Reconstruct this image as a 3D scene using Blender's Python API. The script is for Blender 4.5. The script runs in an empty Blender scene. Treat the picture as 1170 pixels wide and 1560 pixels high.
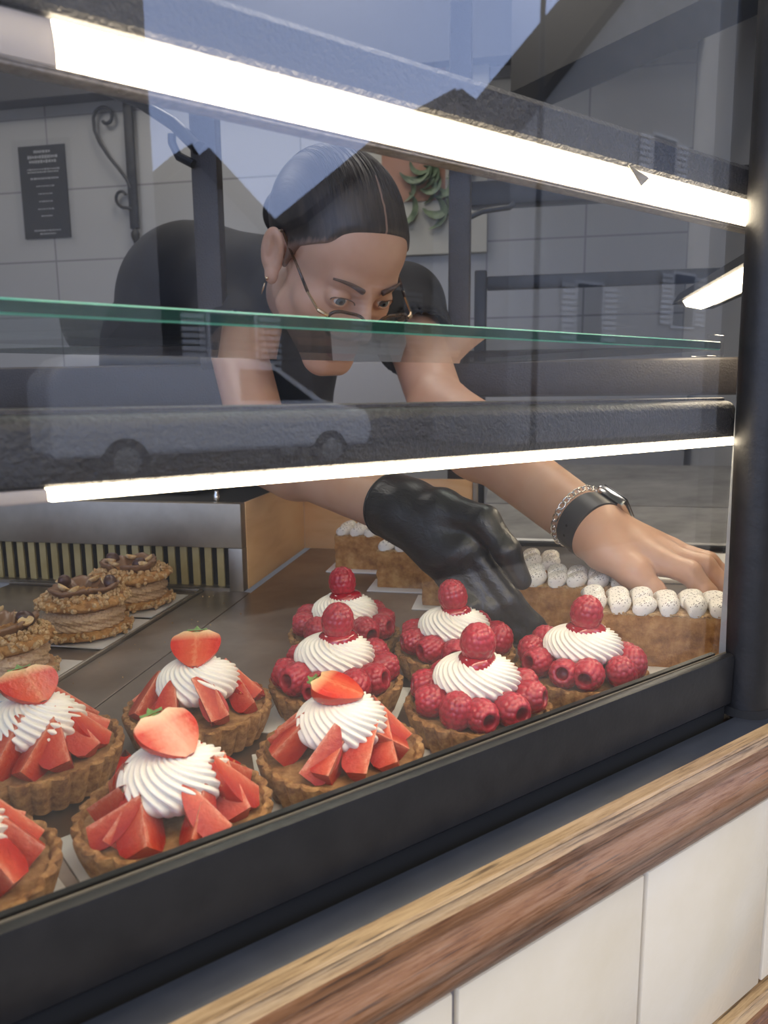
# A patisserie display window seen from the pavement: tarts behind glass, a worker reaching in.
# Units: metres. X runs along the glass, Y points into the shop, Z is up; z = 0 is the display plate.
import bpy, bmesh, math, random
import numpy as np
from mathutils import Vector, Matrix, Euler
PI = math.pi
R2 = math.sqrt(2.0)
random.seed(7)
SC = bpy.context.scene
COL = SC.collection
STREET = -0.95
Vv = Vector

# ------------------------------------------------------------------ tagging
def link(o):
    COL.objects.link(o)
    return o

def thing(name, label, cat, loc=(0, 0, 0), rot=(0, 0, 0), group=None):
    o = bpy.data.objects.new(name, None)
    o.empty_display_size = 0.02
    link(o)
    o.location = loc
    o.rotation_euler = rot
    o['label'] = label
    o['category'] = cat
    if group:
        o['group'] = group
    return o

def tag(o, label, cat, group=None, kind=None):
    o['label'] = label
    o['category'] = cat
    if group:
        o['group'] = group
    if kind:
        o['kind'] = kind
    return o

def struct(o, label=None):
    o['kind'] = 'structure'
    if label:
        o['label'] = label
    return o

def copy_tree(o, parent=None):
    c = o.copy()
    COL.objects.link(c)
    if parent:
        c.parent = parent
    for ch in list(o.children):
        copy_tree(ch, c)
    return c

# ------------------------------------------------------------------ mesh builder
class MB:
    def __init__(self):
        self.v = []
        self.f = []
        self.m = []

    def add(self, vs, fs, mi=0):
        b = len(self.v)
        self.v += [tuple(p) for p in vs]
        self.f += [tuple(b + i for i in f) for f in fs]
        self.m += [mi] * len(fs)

    def box(self, c, s, rot=None, mi=0, bev=0.0):
        bm = bmesh.new()
        bmesh.ops.create_cube(bm, size=1.0)
        for v in bm.verts:
            v.co = Vv((v.co.x * s[0], v.co.y * s[1], v.co.z * s[2]))
        if bev > 0:
            bmesh.ops.bevel(bm, geom=bm.edges[:], offset=min(bev, min(s) * 0.45), segments=2, affect='EDGES', profile=0.5)
        M = Matrix.Translation(c)
        if rot is not None:
            M = M @ (rot if isinstance(rot, Matrix) else Euler(rot).to_matrix().to_4x4())
        bm.verts.index_update()
        self.add([M @ v.co for v in bm.verts], [[v.index for v in f.verts] for f in bm.faces], mi)
        bm.free()

    def prism(self, prof, a, b, ex, ez, mi=0, cap=True):
        """prof: list of (u, w) in the plane ex, ez; swept from point a to point b."""
        a, b, ex, ez = Vv(a), Vv(b), Vv(ex), Vv(ez)
        n = len(prof)
        vs = [a + ex * u + ez * w for u, w in prof] + [b + ex * u + ez * w for u, w in prof]
        fs = [(i, (i + 1) % n, n + (i + 1) % n, n + i) for i in range(n)]
        if cap:
            fs += [tuple(range(n - 1, -1, -1)), tuple(range(n, 2 * n))]
        if isinstance(mi, int):
            self.add(vs, fs, mi)
        else:
            base = len(self.f)
            self.add(vs, fs, 0)
            for i in range(n):
                self.m[base + i] = mi[i]

    def tube(self, pts, r, seg=8, closed=False, mi=0, flat=1.0):
        pts = [Vv(p) for p in pts]
        n = len(pts)
        rs = r if isinstance(r, (list, tuple)) else [r] * n
        vs, fs = [], []
        prev = None
        for i, p in enumerate(pts):
            if closed:
                d = pts[(i + 1) % n] - pts[i - 1]
            else:
                d = pts[min(i + 1, n - 1)] - pts[max(i - 1, 0)]
            d.normalize()
            if prev is None:
                u = d.orthogonal().normalized()
            else:
                u = (prev - d * prev.dot(d))
                if u.length < 1e-6:
                    u = d.orthogonal()
                u.normalize()
            prev = u
            w = d.cross(u)
            for k in range(seg):
                a = 2 * PI * k / seg
                vs.append(p + u * math.cos(a) * rs[i] + w * math.sin(a) * rs[i] * flat)
        m = n if closed else n - 1
        for i in range(m):
            j = (i + 1) % n
            for k in range(seg):
                k2 = (k + 1) % seg
                fs.append((i * seg + k, i * seg + k2, j * seg + k2, j * seg + k))
        if not closed:
            fs.append(tuple(range(seg - 1, -1, -1)))
            fs.append(tuple((n - 1) * seg + k for k in range(seg)))
        self.add(vs, fs, mi)

    def grid(self, fn, nu, nv, closed_u=True, mi=0, cap0=False, cap1=False):
        vs = [fn(i / nu, j / nv) for j in range(nv + 1) for i in range(nu if closed_u else nu + 1)]
        w = nu if closed_u else nu + 1
        fs = []
        for j in range(nv):
            for i in range(nu):
                i2 = (i + 1) % w
                fs.append((j * w + i, j * w + i2, (j + 1) * w + i2, (j + 1) * w + i))
        if cap0:
            fs.append(tuple(range(w - 1, -1, -1)))
        if cap1:
            fs.append(tuple(nv * w + i for i in range(w)))
        self.add(vs, fs, mi)

    def build(self, name, mats, parent=None, smooth=True, loc=None, rot=None, angle=40):
        me = bpy.data.meshes.new(name)
        me.from_pydata(self.v, [], self.f)
        if not isinstance(mats, (list, tuple)):
            mats = [mats]
        for m in mats:
            me.materials.append(m)
        me.polygons.foreach_set('material_index', self.m)
        if smooth:
            me.polygons.foreach_set('use_smooth', [True] * len(self.f))
            if angle:
                me.set_sharp_from_angle(angle=math.radians(angle))
        me.update()
        o = bpy.data.objects.new(name, me)
        link(o)
        if parent is not None:
            o.parent = parent
        if loc is not None:
            o.location = loc
        if rot is not None:
            o.rotation_euler = rot
        return o

def mb_box(*a, **k):
    m = MB()
    m.box(*a, **k)
    return m

# ------------------------------------------------------------------ materials
def mat(name, color=(0.8, 0.8, 0.8), rough=0.5, metal=0.0, **kw):
    m = bpy.data.materials.new(name)
    m.use_nodes = True
    p = m.node_tree.nodes['Principled BSDF']
    p.inputs['Base Color'].default_value = (*color, 1)
    p.inputs['Roughness'].default_value = rough
    p.inputs['Metallic'].default_value = metal
    for k, v in kw.items():
        p.inputs[k.replace('_', ' ')].default_value = v
    return m

class NT:
    def __init__(self, m):
        self.m = m
        self.t = m.node_tree
        self.p = m.node_tree.nodes['Principled BSDF']
        tc = self.t.nodes.new('ShaderNodeTexCoord')
        self.obj = tc.outputs['Object']
        self.gen = tc.outputs['Generated']

    def n(self, typ, **kw):
        nd = self.t.nodes.new(typ)
        for k, v in kw.items():
            setattr(nd, k, v)
        return nd

    def l(self, a, b):
        self.t.links.new(a, b)

    def mapping(self, scale=(1, 1, 1), rot=(0, 0, 0), src=None):
        mp = self.n('ShaderNodeMapping')
        mp.inputs['Scale'].default_value = scale
        mp.inputs['Rotation'].default_value = rot
        self.l(src or self.obj, mp.inputs['Vector'])
        return mp.outputs[0]

    def noise(self, scale, detail=4, rough=0.55, vec=None, dist=0.0):
        nd = self.n('ShaderNodeTexNoise')
        nd.inputs['Scale'].default_value = scale
        nd.inputs['Detail'].default_value = detail
        nd.inputs['Roughness'].default_value = rough
        nd.inputs['Distortion'].default_value = dist
        self.l(vec or self.obj, nd.inputs['Vector'])
        return nd.outputs['Fac']

    def vor(self, scale, vec=None, feature='F1', out='Distance', rnd=1.0):
        nd = self.n('ShaderNodeTexVoronoi', feature=feature)
        nd.inputs['Scale'].default_value = scale
        nd.inputs['Randomness'].default_value = rnd
        self.l(vec or self.obj, nd.inputs['Vector'])
        return nd.outputs[out]

    def ramp(self, fac, stops):
        r = self.n('ShaderNodeValToRGB')
        el = r.color_ramp.elements
        while len(el) < len(stops):
            el.new(0.5)
        for e, (pos, c) in zip(el, stops):
            e.position = pos
            e.color = (*c, 1) if len(c) == 3 else c
        self.l(fac, r.inputs[0])
        return r.outputs[0]

    def mix(self, fac, a, b):
        mx = self.n('ShaderNodeMix', data_type='RGBA')
        for sock, v in ((mx.inputs[0], fac), (mx.inputs[6], a), (mx.inputs[7], b)):
            if isinstance(v, (int, float)):
                sock.default_value = v
            elif isinstance(v, tuple):
                sock.default_value = (*v, 1)
            else:
                self.l(v, sock)
        return mx.outputs[2]

    def math(self, op, a, b=None, c=None):
        nd = self.n('ShaderNodeMath', operation=op)
        for i, v in enumerate((a, b, c)):
            if v is None:
                continue
            if isinstance(v, (int, float)):
                nd.inputs[i].default_value = v
            else:
                self.l(v, nd.inputs[i])
        return nd.outputs[0]

    def sep(self, vec=None):
        s = self.n('ShaderNodeSeparateXYZ')
        self.l(vec or self.obj, s.inputs[0])
        return s.outputs

    def color(self, c):
        self.l(c, self.p.inputs['Base Color'])

    def rough(self, c):
        self.l(c, self.p.inputs['Roughness'])

    def bump(self, h, strength=0.3, dist=0.001):
        b = self.n('ShaderNodeBump')
        b.inputs['Strength'].default_value = strength
        b.inputs['Distance'].default_value = dist
        self.l(h, b.inputs['Height'])
        self.l(b.outputs[0], self.p.inputs['Normal'])

def noisy(name, c1, c2, scale=60, rough=0.5, metal=0.0, bump=0.0, bscale=None, bdist=0.001, lo=0.35, hi=0.65, **kw):
    m = mat(name, c1, rough, metal, **kw)
    t = NT(m)
    t.color(t.ramp(t.noise(scale), [(lo, c1), (hi, c2)]))
    if bump:
        t.bump(t.noise(bscale or scale, 6), bump, bdist)
    return m

def emit(name, color, strength):
    m = bpy.data.materials.new(name)
    m.use_nodes = True
    t = m.node_tree
    t.nodes.remove(t.nodes['Principled BSDF'])
    e = t.nodes.new('ShaderNodeEmission')
    e.inputs[0].default_value = (*color, 1)
    e.inputs[1].default_value = strength
    t.links.new(e.outputs[0], t.nodes['Material Output'].inputs[0])
    return m

def clear_glass(name, ior=1.5, tint=(1, 1, 1)):
    """Clear glass: Fresnel reflection over straight-through transmission (the same from every side)."""
    m = bpy.data.materials.new(name)
    m.use_nodes = True
    t = m.node_tree
    t.nodes.remove(t.nodes['Principled BSDF'])
    geo = t.nodes.new('ShaderNodeNewGeometry')
    mr = t.nodes.new('ShaderNodeMapRange')
    mr.inputs['To Min'].default_value = ior
    mr.inputs['To Max'].default_value = 1.0 / ior
    t.links.new(geo.outputs['Backfacing'], mr.inputs['Value'])
    fr = t.nodes.new('ShaderNodeFresnel')
    t.links.new(mr.outputs[0], fr.inputs['IOR'])
    tr = t.nodes.new('ShaderNodeBsdfTransparent')
    tr.inputs[0].default_value = (*tint, 1)
    gl = t.nodes.new('ShaderNodeBsdfGlossy')
    gl.inputs['Roughness'].default_value = 0.0
    mx = t.nodes.new('ShaderNodeMixShader')
    t.links.new(fr.outputs[0], mx.inputs[0])
    t.links.new(tr.outputs[0], mx.inputs[1])
    t.links.new(gl.outputs[0], mx.inputs[2])
    t.links.new(mx.outputs[0], t.nodes['Material Output'].inputs[0])
    return m

def wrinkle(name, c=(0.012, 0.012, 0.014), rough=0.34):
    m = mat(name, c, rough)
    t = NT(m)
    t.bump(t.noise(430, 3, 0.6), 0.9, 0.0014)
    return m

M = {}
M['wrinkle'] = wrinkle('wrinkle_black_paint', (0.022, 0.021, 0.022), 0.36)
M['wrinkle_brown'] = wrinkle('wrinkle_brown_paint', (0.05, 0.042, 0.038), 0.42)
M['black'] = noisy('rail_black', (0.008, 0.008, 0.009), (0.014, 0.0135, 0.014), 60, 0.38, bump=0.25, bscale=300, bdist=0.0006)
M['post_black'] = noisy('post_black', (0.006, 0.006, 0.0065), (0.012, 0.011, 0.011), 90, 0.45, bump=0.3, bscale=240, bdist=0.0008)
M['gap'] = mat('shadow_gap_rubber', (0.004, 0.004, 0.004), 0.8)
M['seal'] = mat('clear_seal', (0.15, 0.125, 0.085), 0.4)
M['sill'] = noisy('slate_blue_paint', (0.017, 0.021, 0.031), (0.024, 0.029, 0.042), 25, 0.38, bump=0.08, bscale=200)
M['steel'] = mat('brushed_steel', (0.42, 0.41, 0.39), 0.46, 1.0)
t = NT(M['steel'])
t.bump(t.noise(60, 5, 0.7, t.mapping((1, 1, 12), (0, 0, PI / 4))), 0.15, 0.0008)
t.color(t.ramp(t.noise(14, 5, 0.6), [(0.3, (0.25, 0.22, 0.18)), (0.7, (0.38, 0.34, 0.28))]))
M['plate'] = mat('dark_steel_plate', (0.15, 0.13, 0.115), 0.3, 1.0)
t = NT(M['plate'])
t.color(t.ramp(t.noise(9, 6, 0.65), [(0.3, (0.27, 0.225, 0.185)), (0.7, (0.42, 0.355, 0.30))]))
t.rough(t.ramp(t.noise(16, 5), [(0.3, (0.32, 0.32, 0.32)), (0.75, (0.48, 0.48, 0.48))]))
t.bump(t.noise(200, 4, 0.6, t.mapping((0.08, 1, 1), (0, 0, -PI / 4))), 0.05, 0.0005)
M['counter_steel'] = mat('satin_counter_steel', (0.55, 0.54, 0.52), 0.42, 0.6)
t = NT(M['counter_steel'])
t.color(t.ramp(t.noise(10, 6, 0.65, t.mapping((0.6, 1, 6), (0, 0, PI / 4))), [(0.3, (0.26, 0.255, 0.245)), (0.7, (0.52, 0.51, 0.49))]))
M['plywood'] = mat('varnished_plywood', (0.62, 0.36, 0.16), 0.38)
t = NT(M['plywood'])
t.color(t.ramp(t.noise(9, 7, 0.6, t.mapping((1, 1, 5)), 0.6), [(0.25, (0.64, 0.37, 0.17)), (0.5, (0.76, 0.49, 0.25)), (0.8, (0.80, 0.56, 0.31))]))
M['brass'] = noisy('dull_brass_slats', (0.36, 0.29, 0.12), (0.44, 0.36, 0.17), 40, 0.4, 0.35)
M['dark'] = mat('dark_void', (0.01, 0.01, 0.01), 0.7)
M['board'] = noisy('white_card', (0.74, 0.73, 0.71), (0.80, 0.79, 0.77), 30, 0.5)
M['silver_board'] = mat('silver_card', (0.62, 0.60, 0.58), 0.35, 0.3)

def wood(name, stops, rough):
    m = mat(name, (0.3, 0.15, 0.07), rough)
    t = NT(m)
    n1 = t.noise(18, 8, 0.62, t.mapping((0.16, 1.6, 1.6)), 0.8)
    n2 = t.noise(420, 5, 0.75, t.mapping((0.06, 1.3, 1.3)), 0.3)
    n3 = t.noise(5, 3, 0.5, t.mapping((0.7, 2, 2)))
    c = t.ramp(t.math('ADD', t.math('MULTIPLY', n1, 0.55), t.math('MULTIPLY', n2, 0.45)), stops)
    pores = t.ramp(t.noise(520, 3, 0.6, t.mapping((0.035, 1.0, 1.0))), [(0.58, (0, 0, 0)), (0.66, (1, 1, 1))])
    c = t.mix(t.math('MULTIPLY', pores, 0.75), c, (0.035, 0.018, 0.010))
    worn = t.ramp(t.math('ADD', t.math('MULTIPLY', n3, 0.6), t.math('MULTIPLY', n2, 0.4)), [(0.48, (0, 0, 0)), (0.62, (1, 1, 1))])
    t.color(t.mix(worn, c, t.mix(0.45, c, (0.40, 0.28, 0.21))))
    t.bump(n2, 0.3, 0.0012)
    return m
M['wood'] = wood('oiled_hardwood', [(0.38, (0.03, 0.013, 0.006)), (0.46, (0.135, 0.052, 0.018)), (0.54, (0.24, 0.105, 0.04)), (0.7, (0.33, 0.17, 0.075))], 0.42)
M['wood_worn'] = wood('worn_hardwood_top', [(0.40, (0.045, 0.025, 0.012)), (0.47, (0.26, 0.165, 0.08)), (0.56, (0.42, 0.29, 0.15)), (0.75, (0.50, 0.37, 0.21))], 0.5)
M['tile'] = mat('glazed_cream_tile', (0.66, 0.63, 0.56), 0.16)
t = NT(M['tile'])
t.color(t.ramp(t.noise(9, 5, 0.6), [(0.3, (0.72, 0.63, 0.46)), (0.6, (0.78, 0.695, 0.54)), (0.8, (0.79, 0.725, 0.60))]))
t.bump(t.noise(75, 3, 0.5, None, 1.5), 0.05, 0.002)
M['grout'] = noisy('grey_grout', (0.22, 0.205, 0.225), (0.30, 0.285, 0.30), 80, 0.85)
M['glass'] = clear_glass('window_glass', 1.56)
M['shelf_glass'] = clear_glass('shelf_glass', 1.52, (0.93, 0.985, 0.955))
M['green_edge'] = mat('green_glass_edge', (0.008, 0.055, 0.033), 0.12, Specular_IOR_Level=0.6, Alpha=0.60)
M['green_arris'] = mat('ground_glass_arris', (0.16, 0.58, 0.38), 0.25, Specular_IOR_Level=0.8)
M['glass_edge'] = mat('ground_glass_edge', (0.30, 0.30, 0.28), 0.3)
M['clear_plastic'] = clear_glass('clear_plastic', 1.46)
M['led'] = emit('led_diffuser', (1.0, 0.84, 0.60), 19.0)
M['led_unlit'] = mat('opal_end_cap', (0.48, 0.42, 0.37), 0.4)
M['extrusion'] = noisy('anodised_strip', (0.20, 0.17, 0.145), (0.34, 0.30, 0.27), 350, 0.4, 0.5, bump=0.3, bscale=500)
M['added_ceiling_led'] = emit('added_ceiling_light', (1.0, 0.94, 0.86), 7.0)
M['shop_wall'] = mat('shop_tile', (0.5, 0.51, 0.52), 0.35)
t = NT(M['shop_wall'])
br = t.n('ShaderNodeTexBrick', offset=0.0)
br.inputs['Scale'].default_value = 1.0
br.inputs['Brick Width'].default_value = 0.30
br.inputs['Row Height'].default_value = 0.235
br.inputs['Mortar Size'].default_value = 0.003
br.inputs['Color1'].default_value = (0.40, 0.40, 0.395, 1)
br.inputs['Color2'].default_value = (0.375, 0.378, 0.378, 1)
br.inputs['Mortar'].default_value = (0.22, 0.22, 0.225, 1)
t.l(t.mapping((1, 1, 1), (PI / 2, 0, 0)), br.inputs['Vector'])
t.color(br.outputs['Color'])
M['shop_panel'] = noisy('shop_panel', (0.46, 0.47, 0.48), (0.52, 0.52, 0.52), 2, 0.5)
M['shop_floor'] = noisy('shop_floor', (0.16, 0.15, 0.14), (0.22, 0.21, 0.19), 8, 0.5)
M['ceiling'] = mat('ceiling_paint', (0.55, 0.55, 0.55), 0.8)
M['asphalt'] = noisy('asphalt', (0.05, 0.05, 0.052), (0.08, 0.08, 0.08), 30, 0.9, bump=0.3)
M['paving'] = noisy('pavement', (0.22, 0.21, 0.2), (0.3, 0.29, 0.28), 5, 0.85)
M['iron'] = noisy('wrought_iron', (0.012, 0.012, 0.013), (0.03, 0.03, 0.03), 50, 0.5, 0.3)
M['rack'] = mat('dark_rack_paint', (0.015, 0.015, 0.016), 0.45)

# food
def crust_mat(name, c1, c2, c3, scale=160):
    m = mat(name, c2, 0.62, Subsurface_Weight=0.08)
    m.node_tree.nodes['Principled BSDF'].inputs['Subsurface Radius'].default_value = (0.004, 0.002, 0.001)
    t = NT(m)
    n = t.noise(scale, 6, 0.65)
    t.color(t.ramp(n, [(0.36, c1), (0.5, c2), (0.64, c3)]))
    t.bump(t.noise(scale * 2.2, 7, 0.75), 0.9, 0.0022)
    return m
M['crust'] = crust_mat('shortcrust', (0.20, 0.078, 0.020), (0.37, 0.175, 0.053), (0.54, 0.30, 0.11))
M['almond'] = crust_mat('baked_almond_cream', (0.24, 0.11, 0.036), (0.36, 0.185, 0.07), (0.48, 0.28, 0.12), 90)
M['puff'] = crust_mat('caramelised_puff_pastry', (0.27, 0.105, 0.022), (0.45, 0.205, 0.052), (0.60, 0.33, 0.11), 60)
M['puff_top'] = crust_mat('crumbly_pastry_top', (0.42, 0.23, 0.09), (0.60, 0.38, 0.17), (0.72, 0.52, 0.28), 200)
M['choux'] = crust_mat('choux_pastry', (0.27, 0.115, 0.03), (0.44, 0.21, 0.06), (0.60, 0.33, 0.12), 110)
M['nut'] = crust_mat('chopped_nut', (0.45, 0.24, 0.085), (0.66, 0.42, 0.20), (0.78, 0.58, 0.34), 300)
M['hazel'] = crust_mat('hazelnut_half', (0.58, 0.34, 0.13), (0.72, 0.50, 0.25), (0.80, 0.61, 0.36), 150)
M['choc'] = mat('praline_glaze', (0.185, 0.095, 0.05), 0.34)
NT(M['choc']).bump(NT(M['choc']).noise(300, 4), 0.25, 0.0008)
M['hazel_skin'] = mat('hazelnut_skin', (0.06, 0.025, 0.02), 0.35)
def soft(name, c, rough, rad, w=0.35, **kw):
    w *= 0.5
    rad = tuple(0.45 * q for q in rad)
    m = mat(name, c, rough, Subsurface_Weight=w, **kw)
    p = m.node_tree.nodes['Principled BSDF']
    p.inputs['Subsurface Radius'].default_value = rad
    p.inputs['Subsurface Scale'].default_value = 1.0
    return m
M['cream'] = soft('whipped_cream', (0.88, 0.83, 0.72), 0.42, (0.003, 0.0025, 0.0018), 0.3)
NT(M['cream']).bump(NT(M['cream']).noise(500, 3), 0.06, 0.0006)
M['praline'] = soft('praline_cream', (0.50, 0.33, 0.19), 0.5, (0.003, 0.002, 0.001), 0.2)
t = NT(M['praline'])
t.color(t.ramp(t.noise(500, 3), [(0.32, (0.36, 0.21, 0.11)), (0.46, (0.52, 0.345, 0.20)), (0.8, (0.60, 0.42, 0.26))]))
M['meringue'] = soft('piped_meringue', (0.86, 0.82, 0.74), 0.5, (0.003, 0.0025, 0.002), 0.25)
t = NT(M['meringue'])
sp = t.ramp(t.vor(560), [(0.26, (1, 1, 1)), (0.34, (0, 0, 0))])
zone = t.ramp(t.noise(120, 2), [(0.30, (0, 0, 0)), (0.42, (1, 1, 1))])
gm = t.n('ShaderNodeNewGeometry')
nz = t.sep(gm.outputs['Normal'])[2]
up = t.ramp(nz, [(0.12, (0, 0, 0)), (0.4, (1, 1, 1))])
fac = t.math('MULTIPLY', t.math('MULTIPLY', sp, zone), up)
t.color(t.mix(fac, (0.86, 0.82, 0.74), (0.05, 0.035, 0.025)))
M['raspberry'] = soft('raspberry', (0.50, 0.018, 0.045), 0.30, (0.006, 0.0015, 0.0015), 0.35)
t = NT(M['raspberry'])
t.color(t.ramp(t.noise(45, 4), [(0.3, (0.27, 0.007, 0.019)), (0.6, (0.40, 0.018, 0.036)), (0.8, (0.47, 0.042, 0.062))]))
M['jam'] = mat('raspberry_jam', (0.33, 0.006, 0.018), 0.08, Coat_Weight=0.6)
M['berry_skin'] = soft('strawberry_skin', (0.68, 0.03, 0.014), 0.2, (0.006, 0.001, 0.001), 0.25)
t = NT(M['berry_skin'])
seed = t.ramp(t.vor(260, t.mapping((1, 1, 0.7))), [(0.10, (1, 1, 1)), (0.17, (0, 0, 0))])
t.color(t.mix(seed, t.ramp(t.noise(60, 3), [(0.3, (0.44, 0.007, 0.004)), (0.7, (0.58, 0.028, 0.008))]), (0.78, 0.34, 0.10)))
t.bump(t.vor(260, t.mapping((1, 1, 0.7))), 0.35, 0.0012)
M['berry_flesh'] = soft('strawberry_flesh', (0.78, 0.16, 0.09), 0.28, (0.008, 0.002, 0.0015), 0.35)
t = NT(M['berry_flesh'])
sx = t.sep()
rho = t.math('SQRT', t.math('ADD', t.math('MULTIPLY', sx[0], sx[0]), t.math('MULTIPLY', sx[1], sx[1])))
rho = t.math('ADD', t.math('DIVIDE', rho, 0.014), t.math('MULTIPLY', t.math('SUBTRACT', t.noise(260, 5, 0.7, t.mapping((1, 1, 0.6))), 0.5), 0.95))
t.color(t.ramp(rho, [(0.0, (0.70, 0.30, 0.19)), (0.14, (0.58, 0.11, 0.05)), (0.42, (0.50, 0.045, 0.016)), (0.85, (0.40, 0.010, 0.005))]))
t.bump(t.noise(260, 5, 0.7), 0.55, 0.0018)
M['berry_pale'] = soft('pale_strawberry_flesh', (0.78, 0.3, 0.22), 0.28, (0.008, 0.002, 0.0015), 0.35)
t = NT(M['berry_pale'])
sx = t.sep()
rho = t.math('SQRT', t.math('ADD', t.math('MULTIPLY', sx[0], sx[0]), t.math('MULTIPLY', sx[1], sx[1])))
rho = t.math('ADD', t.math('DIVIDE', rho, 0.0135), t.math('MULTIPLY', t.math('SUBTRACT', t.noise(260, 5, 0.7), 0.5), 1.0))
top = t.math('MULTIPLY', t.math('MAXIMUM', t.math('SUBTRACT', sx[2], 0.021), 0.0), 60.0)
t.color(t.mix(t.math('MINIMUM', top, 0.8), t.ramp(rho, [(0.05, (0.84, 0.46, 0.34)), (0.4, (0.78, 0.28, 0.19)), (0.75, (0.70, 0.11, 0.07)), (0.95, (0.64, 0.03, 0.02))]), (0.86, 0.66, 0.42)))
t.bump(t.noise(330, 4), 0.5, 0.0015)
def cut_mat(name, stops, crown, amt):
    m = soft(name, stops[0][1], 0.25, (0.008, 0.002, 0.0015), 0.3)
    t = NT(m)
    sx = t.sep()
    rho = t.math('ABSOLUTE', t.math('DIVIDE', sx[0], 0.0150))
    rho = t.math('ADD', rho, t.math('MULTIPLY', t.math('SUBTRACT', t.noise(240, 5, 0.7), 0.5), 0.9))
    top = t.math('MINIMUM', t.math('MULTIPLY', t.math('MAXIMUM', t.math('SUBTRACT', sx[2], 0.0215), 0.0), 110.0), amt)
    t.color(t.mix(top, t.ramp(rho, stops), crown))
    t.bump(t.noise(330, 4), 0.4, 0.0014)
    return m
M['berry_cut'] = cut_mat('strawberry_cut_face', [(0.0, (0.66, 0.17, 0.075)), (0.16, (0.60, 0.085, 0.030)), (0.5, (0.60, 0.060, 0.022)), (0.9, (0.52, 0.016, 0.006))], (0.78, 0.56, 0.28), 0.85)
M['berry_pale'] = cut_mat('pale_strawberry_cut_face', [(0.0, (0.72, 0.34, 0.22)), (0.35, (0.66, 0.25, 0.155)), (0.7, (0.60, 0.13, 0.07)), (0.95, (0.52, 0.03, 0.014))], (0.78, 0.58, 0.36), 0.8)
M['leaf'] = noisy('strawberry_leaf', (0.07, 0.16, 0.03), (0.16, 0.28, 0.06), 200, 0.45)

# person
M['skin'] = soft('skin', (0.60, 0.36, 0.25), 0.45, (0.010, 0.004, 0.002), 0.2)
t = NT(M['skin'])
t.color(t.ramp(t.noise(22, 5, 0.6), [(0.3, (0.56, 0.315, 0.20)), (0.55, (0.60, 0.355, 0.235)), (0.8, (0.63, 0.385, 0.26))]))
t.bump(t.noise(420, 4), 0.08, 0.0006)
M['lip'] = soft('lips', (0.46, 0.16, 0.14), 0.35, (0.006, 0.002, 0.001), 0.2)
M['hair'] = mat('dark_hair', (0.016, 0.011, 0.009), 0.46)
t = NT(M['hair'])
hn = t.noise(230, 4, 0.6, t.mapping((1, 0.07, 0.13)))
t.color(t.ramp(hn, [(0.35, (0.008, 0.006, 0.005)), (0.65, (0.035, 0.024, 0.018))]))
t.bump(hn, 0.6, 0.0015)
sx = t.sep()
PARTX = t.math('MULTIPLY', t.math('LESS_THAN', t.math('ABSOLUTE', t.math('ADD', sx[0], t.math('MULTIPLY', t.math('SUBTRACT', t.noise(60), 0.5), 0.004))), 0.0013), t.math('GREATER_THAN', sx[1], 0.022))
dist = t.math('ADD', t.math('MULTIPLY', t.math('SUBTRACT', sx[1], 0.080), -0.6), t.math('MULTIPLY', t.math('SUBTRACT', sx[2], 0.073), 0.8))
streak = t.noise(420, 3, 0.6, t.mapping((1, 0.05, 0.08)))
EDGE = t.ramp(t.math('ADD', t.math('MULTIPLY', dist, 75.0), t.math('MULTIPLY', t.math('SUBTRACT', streak, 0.5), 1.1)), [(0.0, (0.35, 0.35, 0.35)), (0.5, (0, 0, 0))])
t.color(t.mix(t.math('MAXIMUM', t.math('MULTIPLY', PARTX, 0.5), EDGE), t.ramp(hn, [(0.35, (0.008, 0.006, 0.005)), (0.65, (0.035, 0.024, 0.018))]), (0.52, 0.32, 0.23)))
M['tee'] = noisy('black_jersey', (0.008, 0.008, 0.0095), (0.013, 0.013, 0.015), 30, 0.85, bump=0.3, bscale=500, bdist=0.0008)
M['trouser'] = mat('dark_trousers', (0.02, 0.02, 0.024), 0.85)
M['shoe'] = mat('black_shoe', (0.01, 0.01, 0.01), 0.4)
M['glove'] = mat('black_nitrile', (0.011, 0.011, 0.0125), 0.36)
t = NT(M['glove'])
g1 = t.noise(120, 3, 0.5, t.mapping((2.2, 0.40, 1.6), (0.3, 0.4, 0.8)), 0.8)
g2 = t.noise(700, 3)
t.bump(t.math('ADD', g1, t.math('MULTIPLY', g2, 0.04)), 0.28, 0.0022)
M['eye_white'] = mat('eye_white', (0.74, 0.72, 0.70), 0.12)
t = NT(M['eye_white'])
ey = t.sep()
er = t.math('SQRT', t.math('ADD', t.math('MULTIPLY', ey[0], ey[0]), t.math('MULTIPLY', ey[2], ey[2])))
er = t.math('DIVIDE', er, 0.012)
front = t.math('GREATER_THAN', ey[1], 0.0)
iris = t.ramp(er, [(0.0, (0.004, 0.004, 0.004)), (0.17, (0.004, 0.004, 0.004)), (0.2, (0.10, 0.14, 0.15)), (0.42, (0.14, 0.18, 0.19)), (0.49, (0.03, 0.04, 0.05)), (0.53, (0.74, 0.72, 0.70))])
t.color(t.mix(front, (0.74, 0.72, 0.70), iris))
M['brow'] = mat('eyebrow_hair', (0.10, 0.058, 0.038), 0.8)
M['tortoise'] = noisy('tortoiseshell', (0.012, 0.008, 0.006), (0.09, 0.04, 0.015), 90, 0.15)
M['gold'] = mat('gold_metal', (0.75, 0.55, 0.32), 0.2, 1.0)
M['silver'] = mat('silver_metal', (0.72, 0.71, 0.69), 0.18, 1.0)
M['strap'] = mat('grey_black_rubber', (0.045, 0.045, 0.048), 0.42)
M['watch_glass'] = mat('watch_screen', (0.02, 0.02, 0.022), 0.05, Coat_Weight=0.5)

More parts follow.
